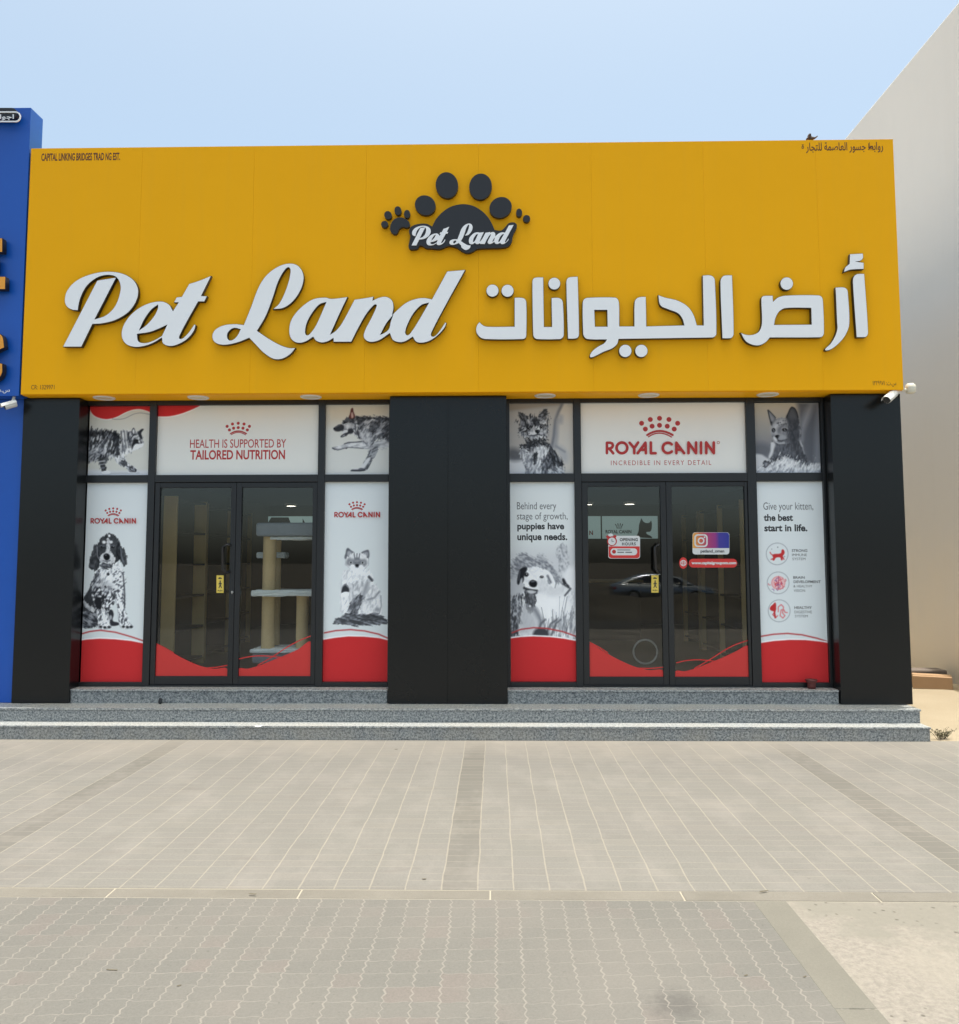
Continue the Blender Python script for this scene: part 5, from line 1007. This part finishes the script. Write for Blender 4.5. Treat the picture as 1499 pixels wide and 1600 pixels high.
layer('globe', [zl(circ(862, 436, 30)), zl(circ(862, 436, 24))], 1, M['vinylwhite'], gb); layer('meridian', [zl(circ(862, 436, 13, 27)), zl(circ(862, 436, 8, 24))], 1.3, M['vinylwhite'], gb)
layer('parallel', [zl(rrect(838, 424, 886, 429, 2)), zl(rrect(838, 444, 886, 449, 2))], 2, M['vinylwhite'], gb)
for z0, lb in (((235, 750, 5.0, 517, 745, 573, 882), 'yellow push sticker with a walking figure on the left entrance door'), ((910, 750, 5.0, 541, 745, 597, 880), 'yellow push sticker with a walking figure on the right entrance door')):
    zt_ = z0[:3]; a0, b0, a1, b1 = z0[3:]; w_, h_ = a1-a0, b1-b0
    q = lambda l: zoompts([(a0+p[0]*w_, b0+p[1]*h_) for p in l], zt_)
    ps = layer('push_sticker', [q([(0, 0), (1, 0), (1, 1), (0, 1)])], 0, M['yellowst']); tag(ps, lb, 'sticker', 'push stickers')
    layer('arabic_word', [q([(.22, .16), (.4, .11), (.6, .12), (.8, .17), (.7, .2), (.3, .21)])], 1, M['ink'], ps)
    layer('walking_figure', [q(circ(.52, .34, .1, .045, n=14)), q([(.42, .40), (.62, .40), (.78, .50), (.74, .53), (.6, .47), (.62, .58), (.78, .72), (.68, .73), (.52, .62), (.36, .74), (.28, .72), (.42, .57), (.42, .47), (.3, .53), (.26, .50)])], 1, M['ink'], ps)
    bx = q([(.18, .83), (.82, .92)]); text('lettering', 'PUSH', (bx[0][0], bx[0][1], bx[1][0], bx[1][1]), YD-.0009, M['ink'], ps, .02)

# ------------------------------------------------------------------ blue shop next door
zbt = P(50, 168, 0)[1]; xb = (P(48.5, 170, 0)[0]+P(33, 614, 0)[0])/2 - .012; zbb = P(20, 618.5, 0)[1]
blue = thing('blue_building', (xb-4, 4, 0), 'bright blue clad shop next door, taller than the yellow fascia', 'shop')
b = MB(); b.box(xb-1.25, xb, -.002, .24, zbb, zbt); b.box(xb-9, xb-1.253, -.002, .24, zbb, zbt); b.build('fascia', M['blue'], blue, bevel=.003)
MB().box(xb-9, XA0-.012, YP+.03, YP+.30, Z2+.002, zbb-.004).build('pillar', M['blue'], blue, bevel=.003)
MB().box(xb-9, xb-.02, .45, YB, 0, zbb).build('wall', M['plaster'], blue); MB().box(xb-9, xb-.03, .245, .44, zbb+.02, 5.6).build('backing', M['dark'], blue)
YBF = -.002
pq = thing('name_plaque', base_of([[(-80, 176), (36, 192)]], YBF), 'dark rounded name plaque with pale rim on the blue fascia', 'sign')
o = plate('board', [rrect(-90, 174.5, 33, 191, 8.2)], YBF-.004, .08, M['logo_black'], pq)
plate('rim', [rrect(-90, 174.5, 33, 191, 8.2), rrect(-88, 176.3, 31.2, 189.2, 6.4)], YBF-.0845, .01, M['white_face'], pq)
text('lettering', '\ufe80\ufe8d\ufeed\ufeee\ufea0\ufe8d'[:0]+'\ufe8d\ufeee\ufe9f\ufe8d', (0, 178.5, 21.5, 187.5), YBF-.086, M['white_face'], pq, .02)
def orange(loops, label, name='letter_sign'):
    t = thing(name, base_of(loops, YBF), label, 'sign', 'orange raised letters')
    to = lambda q: P(q[0], q[1], YBF-.09); o = plate('letter', loops, YBF-.02, .07, M['black_return'], t, 0, to); plate('face', loops, YBF-.0902, .003, M['orange'], o, -.004, to)
orange([[(-46, 372), (4, 372), (4, 394), (-22, 394), (-22, 404), (-6, 404), (-6, 424), (-22, 424), (-22, 432), (8.5, 432), (8.5, 452), (-46, 452)]], 'raised orange block letter with straight bars, cut by the left edge')
orange([cat([(-60, 560), (-40, 540), (-15, 520, 1), (2, 523), (7, 543, 1), (-4, 548), (-16, 556), (-22, 566), (-10, 566), (4, 568, 1), (3, 584), (-6, 594), (-30, 598), (-52, 588)], 5)], 'raised orange rounded letter, lower one at the left edge')
text('lettering', '\u0667\u0662 :\ufe95.\ufeb1', (-22, 606, 15, 614.5), YBF-.001, M['white_face'], pq, .01)

# ------------------------------------------------------------------ tall pale building on the right
xw, yw = G(1499, 1071, -.0); ztop = CAM.z + (ray(1499, 2).z/ray(1499, 2).x)*(xw-CAM.x)
hall = thing('tall_building', (xw+8, 20, 0), 'tall plain off white plastered hall behind the yellow shop', 'building')
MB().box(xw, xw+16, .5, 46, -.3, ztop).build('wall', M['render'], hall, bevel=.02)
MB().box(xw-.09, xw-.002, 4.3, 40, -.3, .012).build('plinth', M['stone'], hall, bevel=.01)

# kerbstone, carton, weed
x0, y0 = G(1418, 1070, .0); kx1 = xw-.12
o = MB().box(x0, kx1, y0, y0+.28, -.05, .20).build('kerb_block', M['stone'], bevel=.02); tag(o, 'dusty brown concrete block lying by the pale hall wall', 'concrete block')
c = thing('carton', (*G(1468, 1077.5, 0), .0), 'closed flat brown cardboard box lying on the sand', 'carton')
def rotbox(name, hx, hy, z0, z1, ang, mat, parent, bevel=.006):
    b = MB().box(-hx, hx, -hy, hy, z0, z1); me = b
    cs, sn = math.cos(ang), math.sin(ang); L = wl(parent)
    b.v = [(L.x+v[0]*cs-v[1]*sn, L.y+v[0]*sn+v[1]*cs, L.z+v[2]) for v in b.v]
    return b.build(name, mat, parent, bevel=bevel)
c.location.y += .18
rotbox('body', .235, .17, -.004, .165, R(-24), M['carton'], c); rotbox('flap', .232, .082, .166, .170, R(-24), M['carton'], c, 0)
rotbox('tape', .236, .02, .1705, .172, R(-24), plain('brown_tape', (.50, .33, .18), .35), c, 0)
def weed(name, px, py, n, h, spread, label, mat='leaf', seed=1):
    rnd = random.Random(seed); x, y = G(px, py, 0); t = thing(name, (x, y, 0), label, 'plant')
    s = MB(); l = MB()
    for i in range(n):
        a_ = rnd.random()*math.tau; rr_ = spread*rnd.random(); hh = h*(.4+.6*rnd.random())
        tip = Vector((x+rr_*math.cos(a_)*1.5, y+rr_*math.sin(a_), hh)); b0 = Vector((x+.3*rr_*math.cos(a_)*1.5, y+.3*rr_*math.sin(a_), -.01)); mid = (b0+tip)/2 + Vector((0, 0, .02))
        s.tube([b0, mid, tip], [.0025, .002, .001], 5)
        for k in range(9):
            u = .2+.8*rnd.random(); p = b0.lerp(tip, u)+Vector((rnd.uniform(-.012, .012), rnd.uniform(-.012, .012), rnd.uniform(0, .012)))
            d = Vector((rnd.uniform(-1, 1), rnd.uniform(-1, 1), rnd.uniform(-.2, .9))).normalized()*rnd.uniform(.010, .022); w_ = d.cross(Vector((rnd.random(), rnd.random(), rnd.random()+.1))).normalized()*.005
            l.quad(p, p+d*.5+w_, p+d, p+d*.5-w_)
    s.build('stem', M['dryleaf'], t); l.build('foliage', M[mat], t)
weed('desert_weed', 1472, 1153, 26, .09, .12, 'low dusty green weed growing by the end of the steps', seed=4)

# ------------------------------------------------------------------ cameras, bird, pot and litter
def cctv(loc, base, aim, label, r=.032, L=.15, box=None):
    t = thing('security_camera', loc, label, 'security camera'); b0 = Vector(base); p = Vector(loc); d = Vector(aim).normalized()
    MB().tube([b0, b0+(p-b0)*.5, p], [.016, .014, .014], 12).lathe([(.036, -.0), (.036, -.014), (.02, -.02)], (b0.x, b0.y, b0.z+.01), 24).build('bracket', M['cream'], t)
    a0, a1 = p-d*L*.35, p+d*L*.65
    o = MB().tube([a0-d*.008, a0, a1-d*.02, a1], [r*.7, r, r, r*.96], 24).build('housing', M['white'], t)
    up = (Vector((0, 0, 1))-d*d.z).normalized(); sd_ = d.cross(up)
    h = MB(); n = 9; ring = lambda q, rad: [q+(sd_*math.cos(a_)+up*math.sin(a_))*rad for a_ in np.linspace(.1, math.pi-.1, n)]
    A, B_ = ring(a0-d*.01, r*1.18), ring(a1+d*.03, r*1.18); A2, B2 = ring(a0-d*.01, r*1.10), ring(a1+d*.03, r*1.10)
    h.add(A+B_, [(i, i+1, n+i+1, n+i) for i in range(n-1)], 0, True); h.add(A2+B2, [(i, n+i, n+i+1, i+1) for i in range(n-1)], 0, True)
    h.add(B_+B2, [(i, i+1, n+i+1, n+i) for i in range(n-1)]); h.build('sunshield', M['white'], t)
    MB().tube([a1, a1+d*.004], [r*.9, r*.9], 24).tube([a1+d*.004, a1+d*.009], [r*.45, r*.4], 20).build('lens', M['dark'], t)
    return t
xq, zq = P(1394, 618, .02); xm_, zm_ = P(1409, 611, .04)
t = cctv((xq, .02, zq), (xm_, .05, zm_+.02), (-.62, -.55, -.42), 'white bullet security camera under the right end of the yellow fascia', .040, .20)
xj, zj = P(1424, 606, .04)
j = MB().lathe([(.0001, -.058), (.03, -.056), (.046, -.048), (.048, -.02), (.052, .0), (.047, .03), (.03, .047), (.0001, .052)], (xj, .05, zj), 28)
o = j.tube([(xm_, .05, zm_+.012), ((xm_+xj)/2, .05, zj-.018), (xj-.02, .05, zj-.005)], [.013, .017, .017], 10).build('junction_box', M['cream']); tag(o, 'round cream cable box at the lower right corner of the fascia', 'junction box')
xq, zq = P(15, 631, -.02); xm_, zm_ = P(21, 621, .04)
cctv((xq, .02, zq), (xm_, .06, zm_+.03), (-.66, -.5, -.36), 'white bullet security camera under the blue fascia', .036, .11)
# bird on the coping
xbd, zbd = P(1268, 217, .02)[0], ZT
bd = MB().tube([(xbd+.055, .03, zbd+.045), (xbd+.035, .03, zbd+.030), (xbd+.012, .03, zbd+.024), (xbd-.008, .03, zbd+.028), (xbd-.012, .03, zbd+.044), (xbd-.008, .025, zbd+.056), (xbd-.006, .02, zbd+.064)], [.004, .007, .016, .021, .016, .012, .004], 14)
bd.tube([(xbd-.006, .018, zbd+.056), (xbd-.006, .004, zbd+.054)], [.005, .001], 8); bd.tube([(xbd-.005, .025, zbd-.001), (xbd-.005, .03, zbd+.02)], .0025, 6); bd.tube([(xbd+.008, .025, zbd-.001), (xbd+.006, .03, zbd+.02)], .0025, 6)
bd.tube([(xbd-.012, .02, zbd+.034), (xbd-.030, .03, zbd+.020), (xbd-.040, .04, zbd+.004)], [.010, .010, .003], 8)
bd.v = [(xbd+(v[0]-xbd)*1.3, v[1], ZT+(v[2]-ZT)*1.3) for v in bd.v]
o = bd.build('bird', M['feather']); tag(o, 'tiny brown bird perched on top of the yellow fascia', 'bird')
# pot on the right landing
xp = P(1268.5, 1072, YL+.10)[0]
pt = thing('flower_pot', (xp, YL+.10, Z3), 'small dull red pot with a flared rim in front of the kitten poster', 'pot')
MB().lathe([(.0001, .0), (.040, .0), (.041, .035), (.044, .062), (.060, .082), (.061, .094), (.056, .094), (.040, .064), (.034, .02), (.0001, .016)], (xp, YL+.10, Z3), 28).build('body', M['pot'], pt)
MB().lathe([(.0001, .074), (.048, .072), (.0465, .07)], (xp, YL+.10, Z3), 24).build('soil', M['dryleaf'], pt)
xs_, zs_ = P(252, 1098, YL-.02)
rnd = random.Random(5)
def pebble(x, y, z, r, mat, label, name='pebble', cat_='stone', sq=.7):
    bm = bmesh.new(); bmesh.ops.create_icosphere(bm, subdivisions=2, radius=1)
    for v in bm.verts: v.co = v.co*(1+.18*rnd.uniform(-1, 1)); v.co = Vector((x+v.co.x*r, y+v.co.y*r*.8, z+(v.co.z+.75)*r*sq))
    me = bpy.data.meshes.new(name); bm.to_mesh(me); bm.free(); o = link(name, me, mat); return tag(o, label, cat_)
pebble(xs_, YL-.045, Z2, .022, M['dark'], 'small black lump on the step before the left landing', sq=1.6)
def scrap(px, py, z, w_, h_, ang, mat, label, name, cat_, group=None, curl=.01):
    x, y = G(px, py, z); cs, sn = math.cos(ang), math.sin(ang); n = 6; b = MB(); vs = []; 
    jit = [rnd.uniform(.75, 1.1) for _ in range(n+1)]
    for lay in (0, -.0008):
        for i in range(n+1):
            for s_ in (-1, 1):
                u = (i/n-.5)*.7; wv = (1-abs(2*u)**1.7)*h_*.32*jit[i]+.001
                dx, dy = u*w_, s_*wv; vs.append((x+dx*cs-dy*sn, y+dx*sn+dy*cs, z+.0022+lay+curl*(4*u*u)+curl*.35*(s_ > 0)))
    m_ = 2*(n+1); fs = []
    for i in range(n):
        a_ = 2*i; fs += [(a_, a_+1, a_+3, a_+2), (m_+a_, m_+a_+2, m_+a_+3, m_+a_+1), (a_, a_+2, m_+a_+2, m_+a_), (a_+1, m_+a_+1, m_+a_+3, a_+3)]
    b.add(vs, fs); o = b.build(name, mat); return tag(o, label, cat_, group)
scrap(404, 1136, Z1, .10, .03, .2, M['vinylwhite'], 'torn white paper scrap on the lowest step', 'paper_scrap', 'litter', None, .015)
leaf_spots = [(619, 1171, .04, .012, .1), (395, 1397.5, .06, .014, -.15), (1194, 1393, .075, .014, .3), (175, 1516.5, .07, .009, -.1), (1166, 1525, .025, .010, .5), (663, 1374, .035, .010, .1), (1258, 1527, .025, .010, .6), (280, 1541, .025, .009, .5)]
for lx, ly, w_, h_, a_ in leaf_spots:
    scrap(lx, ly, .009 if 1391 < ly < 1408 else .002, w_, h_, a_, M['dryleaf'], 'thin dry brown leaf lying loose on the paving', 'dry_leaf', 'leaf', 'dry leaves on the paving', .002)

# ------------------------------------------------------------------ inside the shop
def uX(px, Y): return P(px, 870, Y)[0]
def uZ(py, Y): return P(750, py, Y)[1]
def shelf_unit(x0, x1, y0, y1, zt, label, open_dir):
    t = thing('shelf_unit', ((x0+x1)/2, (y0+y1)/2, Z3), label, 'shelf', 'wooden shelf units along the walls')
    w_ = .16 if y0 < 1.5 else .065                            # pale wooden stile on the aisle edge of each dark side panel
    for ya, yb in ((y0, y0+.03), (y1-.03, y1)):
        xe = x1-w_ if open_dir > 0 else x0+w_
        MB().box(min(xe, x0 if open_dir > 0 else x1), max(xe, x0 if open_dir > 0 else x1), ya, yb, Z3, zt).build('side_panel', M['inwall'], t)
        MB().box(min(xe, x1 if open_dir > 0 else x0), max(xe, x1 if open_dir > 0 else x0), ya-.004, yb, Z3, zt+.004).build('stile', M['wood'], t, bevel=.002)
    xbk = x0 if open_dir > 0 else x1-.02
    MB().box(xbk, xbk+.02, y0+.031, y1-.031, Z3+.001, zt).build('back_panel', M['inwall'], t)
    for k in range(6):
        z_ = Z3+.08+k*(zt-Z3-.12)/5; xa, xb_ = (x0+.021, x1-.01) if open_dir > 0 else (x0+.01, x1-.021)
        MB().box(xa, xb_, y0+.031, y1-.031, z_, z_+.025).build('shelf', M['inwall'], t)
xl0, xr0 = XL+.245, XR-.245
lw_ = ['nearest the left doors', 'second from the left doors', 'at the far end behind the left doors']
for i, y0 in enumerate((1.3, 2.6, 4.0)): shelf_unit(xl0, (-3.775, -3.855, -3.975)[i], y0, y0+1.05, 2.50, 'tall wooden shelf unit along the left wall, '+lw_[i], 1)
rw_ = ['nearest the right doors', 'second from the right doors', 'at the far end behind the right doors']
for i, y0 in enumerate((1.6, 2.9, 4.2)): shelf_unit((2.96, 3.04, 3.07)[i], xr0, y0, y0+1.05, 2.46, 'tall wooden shelf unit along the right wall, '+rw_[i], -1)
# pale board above the back shelves
YBK = YB-.30
def band(px0, px1, py0, py1, label, words):
    x0, x1, z0, z1 = uX(px0, YBK), uX(px1, YBK), uZ(py1, YBK), uZ(py0, YBK)
    t = thing('wall_board', ((x0+x1)/2, YBK, z0), label, 'sign', 'pale boards on the back wall')
    MB().box(x0, x1, YBK, YBK+.03, z0, z1).build('board', M['teal'], t, bevel=.003)
    return t
wb = band(942, 1029, 807, 842, 'pale blue board with a cat picture and dark crown emblem on the back wall', 1)
Yb = YBK-.001
lay2 = lambda name, loops, k, mat, par: plate(name, loops, Yb-.001*k, .001, mat, par)
text('lettering', 'ROYAL CANIN', (946.5, 828, 987, 833.5), Yb-.0005, M['ink'], wb, .03)
ZI = (910, 750, 5.0)
lay2('crown', [zoompts(l, ZI) for l in ([(255, 345), (262, 343), (275, 368), (272, 372)], [(275, 338), (282, 338), (285, 366), (279, 366)], [(295, 338), (302, 338), (298, 366), (292, 366)], [(314, 342), (321, 345), (308, 370), (303, 366)], [(266, 372), (312, 372), (308, 378), (270, 378)])], 0, M['ink'], wb)
lay2('cat_picture', [zoompts(cat([(420, 448, 1), (440, 400), (445, 350), (462, 298, 1), (485, 330), (520, 335), (540, 315, 1), (545, 350), (535, 400), (500, 412), (540, 440), (548, 455, 1)], 4), ZI)], 0, plain('grey_print', (.10, .13, .135), .6), wb)
wb2 = band(905, 939.5, 807, 842, 'pale blue board behind the door edge showing a single letter N', 1)
text('lettering', 'N', (921, 829, 927, 836), Yb-.0005, M['redtext'], wb2, .03)
wb3 = band(405, 560, 806, 838, 'pale blue board seen above the grey scratching post top', 1)
lay2('dark_shape', [zoompts(l, ZL) for l in ([(915, 340), (945, 292), (1080, 292), (1100, 345)], [(1190, 300), (1216, 345), (1190, 345)])], 0, M['ink'], wb3)
for px, py, w_, Y in ((984, 785, .20, 5.2), (919, 785.5, .18, 5.2), (455, 788, .20, 5.2), (290, 802, .10, 6.5)):
    zc_ = ZCE-.001; d = ray(px, py); t_ = (zc_-CAM.z)/d.z; p_ = CAM+d*t_
    if p_.y > YB-.5: p_ = Vector((P(px, py, YB-1.0)[0], YB-1.0, zc_))
    p_.y = min(p_.y, YB-.55)
    t = thing('ceiling_light', (p_.x, p_.y, zc_), 'lit ceiling light inside, '+{984: 'above the blue board', 919: 'half hidden at the edge of the opening hours door', 455: 'above the scratching post', 290: 'small one above the left shelves'}[px], 'lamp', 'lit ceiling lights')
    MB().lathe([(w_*.62, 0), (w_*.62, -.03), (w_*.5, -.04)], (p_.x, p_.y, zc_), 24).build('rim', M['white'], t); MB().lathe([(w_*.5, -.035), (.0001, -.037)], (p_.x, p_.y, zc_), 24).build('glow', M['lamp'], t)
# cat tree behind the left doors
YT_ = .98
ct = thing('cat_tree', (uX(445, YT_), YT_, Z3), 'tall cat tree with sisal posts, white plush shelves and a grey top box', 'cat tree')
def slab(name, px0, px1, py0, py1, mat, y0=YT_-.22, y1=YT_+.24, bev=.03):
    return MB().box(uX(px0, YT_), uX(px1, YT_), y0, y1, uZ(py1, YT_), uZ(py0, YT_)).build(name, mat, ct, bevel=bev, seg=3)
def fluffy(name, px0, px1, py0, py1, y0=YT_-.26, y1=YT_+.24):
    o = slab(name, px0, px1, py0, py1, M['plush'], y0, y1, .02); me = o.data
    bm = bmesh.new(); bm.from_mesh(me); bmesh.ops.triangulate(bm, faces=bm.faces); bmesh.ops.subdivide_edges(bm, edges=bm.edges, cuts=5, use_grid_fill=True)
    for v in bm.verts: v.co += Vector((rnd.uniform(-1, 1), rnd.uniform(-1, 1), rnd.uniform(-1, 1)))*.009
    bm.to_mesh(me); bm.free(); me.update(); return o
slab('top_box', 407, 500, 817, 838, M['greyfelt'])
MB().tube([(uX(423, YT_), YT_-.05, uZ(1013, YT_)), (uX(423.5, YT_), YT_-.05, uZ(838.2, YT_))], .075, 24).build('post', M['sisal'], ct)
MB().tube([(uX(475, YT_), YT_-.04, uZ(1013, YT_)), (uX(475.5, YT_), YT_-.04, uZ(930, YT_))], .068, 24).build('post', M['sisal'], ct)
MB().tube([(uX(432, YT_+.2), YT_+.18, uZ(1010, YT_)), (uX(432, YT_+.2), YT_+.18, uZ(839, YT_))], .06, 20).build('post', M['sisal'], ct)
fluffy('plush_shelf', 404, 500, 921.5, 929.5); fluffy('plush_perch', 397, 441, 863, 871, YT_+.10, YT_+.30); fluffy('plush_top', 428, 500, 839, 842.5, YT_-.16, YT_+.2)
fluffy('plush_base', 404, 505, 1011.5, 1016); slab('base', 405, 504, 1016.2, 1034, M['greyfelt'])
MB().tube([(uX(432, YT_), YT_-.1, Z3), (uX(432, YT_), YT_-.1, uZ(1034, YT_))], .05, 12).tube([(uX(480, YT_), YT_-.1, Z3), (uX(480, YT_), YT_-.1, uZ(1034, YT_))], .05, 12).build('foot', M['greyfelt'], ct)
# round scratch ring and a low counter further in
xr_, zr_ = P(1008, 980, 2.2); zr_ = Z3+.16
o = MB().tube([(xr_+.15*math.cos(k), 2.2, Z3+.165+.15*math.sin(k)) for k in np.linspace(0, math.tau, 33)], .013, 10, caps=False).build('ring_toy', M['white']); tag(o, 'thin pale ring standing on the floor behind the right doors', 'ring')
cn = thing('counter', (1.2, 5.6, Z3), 'dark low shop counter across the back of the room', 'counter')
MB().box(-1.2, 2.4, 5.4, 5.9, Z3, Z3+.95).build('body', M['inwall'], cn, bevel=.01); MB().box(-1.25, 2.45, 5.35, 5.95, Z3+.951, Z3+.99).build('top', M['wood'], cn, bevel=.006)

# ------------------------------------------------------------------ car parked across the road, seen mirrored in the right doors
def car():
    x0, x1 = 5.7, 10.6; Y = -32.0; zg = -.42; W_ = .9
    t = thing('parked_car', ((x0+x1)/2, Y, zg), 'silver saloon car parked on the lot across the road', 'car')
    L = x1-x0
    def loft(name, secs, mat, n=None):
        m_ = MB(); k = len(secs[0]); vs = [p for s_ in secs for p in s_]; fs = [(i*k+j, i*k+(j+1) % k, (i+1)*k+(j+1) % k, (i+1)*k+j) for i in range(len(secs)-1) for j in range(k)]
        m_.add(vs, fs, 0, True); m_.add(secs[0], [tuple(range(k))[::-1]]); m_.add(secs[-1], [tuple(range(k))]); return m_.build(name, mat, t)
    def sec(u, zb, zt, w): 
        x = x0+u*L; return [(x, Y-w, zg+zb+.05), (x, Y-w*1.0, zg+(zb+zt)/2), (x, Y-w*.94, zg+zt-.05), (x, Y-w*.8, zg+zt), (x, Y+w*.8, zg+zt), (x, Y+w*.94, zg+zt-.05), (x, Y+w, zg+(zb+zt)/2), (x, Y+w, zg+zb+.05), (x, Y+w*.8, zg+zb), (x, Y-w*.8, zg+zb)]
    loft('body', [sec(u, *r) for u, r in ((0, (.35, .82, .66)), (.02, (.25, .93, .80)), (.10, (.2, .98, .88)), (.25, (.18, .96, .9)), (.6, (.18, .95, .9)), (.78, (.2, .90, .89)), (.93, (.22, .80, .82)), (.985, (.28, .70, .7)), (1, (.35, .62, .58)))], M['carpaint'])
    def csec(u, zt, w): 
        x = x0+u*L; return [(x, Y-.80, zg+.93), (x, Y-w, zg+zt-.04), (x, Y-w*.85, zg+zt), (x, Y+w*.85, zg+zt), (x, Y+w, zg+zt-.04), (x, Y+.80, zg+.93)]
    loft('roof', [csec(u, *r) for u, r in ((.06, (.96, .76)), (.18, (1.22, .68)), (.30, (1.40, .62)), (.42, (1.45, .61)), (.55, (1.42, .61)), (.66, (1.25, .66)), (.78, (.95, .76)))], M['carpaint'])
    for s_ in (-1, 1):
        m_ = MB(); q = [(.12, .98), (.22, 1.22), (.32, 1.35), (.44, 1.385), (.545, 1.35), (.64, 1.2), (.72, .98)]
        vs = []
        for u, zz_ in q: vs.append((x0+u*L, Y+s_*(.815-.19*(zz_-.93)/.5+.012), zg+zz_))
        m_.add(vs, [tuple(range(len(vs)))]); m_.build('side_window', M['carglass'], t)
        MB().tube([(x0+.1*L, Y+s_*.822, zg+.965), (x0+.42*L, Y+s_*.83, zg+.965), (x0+.75*L, Y+s_*.82, zg+.955)], .014, 8).build('trim', M['chrome'], t)
        for u in (.2, .8):
            w_ = MB().tube([(x0+u*L, Y+s_*.70, zg+.33), (x0+u*L, Y+s_*.915, zg+.33)], [.33, .33], 32).build('wheel', M['tyre'], t)
            MB().tube([(x0+u*L, Y+s_*.91, zg+.33), (x0+u*L, Y+s_*.925, zg+.33)], [.22, .2], 24).build('rim', M['metal'], w_)
        MB().box(x0-.01, x0+.12, Y+s_*.52, Y+s_*.80, zg+.70, zg+.80).build('tail_light', M['taillamp'], t, bevel=.02)
        MB().box(x0+.945*L, x0+.985*L, Y+s_*.50, Y+s_*.72, zg+.60, zg+.70).build('headlight', M['white'], t, bevel=.02)
        MB().box(x0+.645*L, x0+.68*L, Y+s_*.86, Y+s_*1.02, zg+.96, zg+1.08).build('mirror', M['carpaint'], t, bevel=.02)
car()
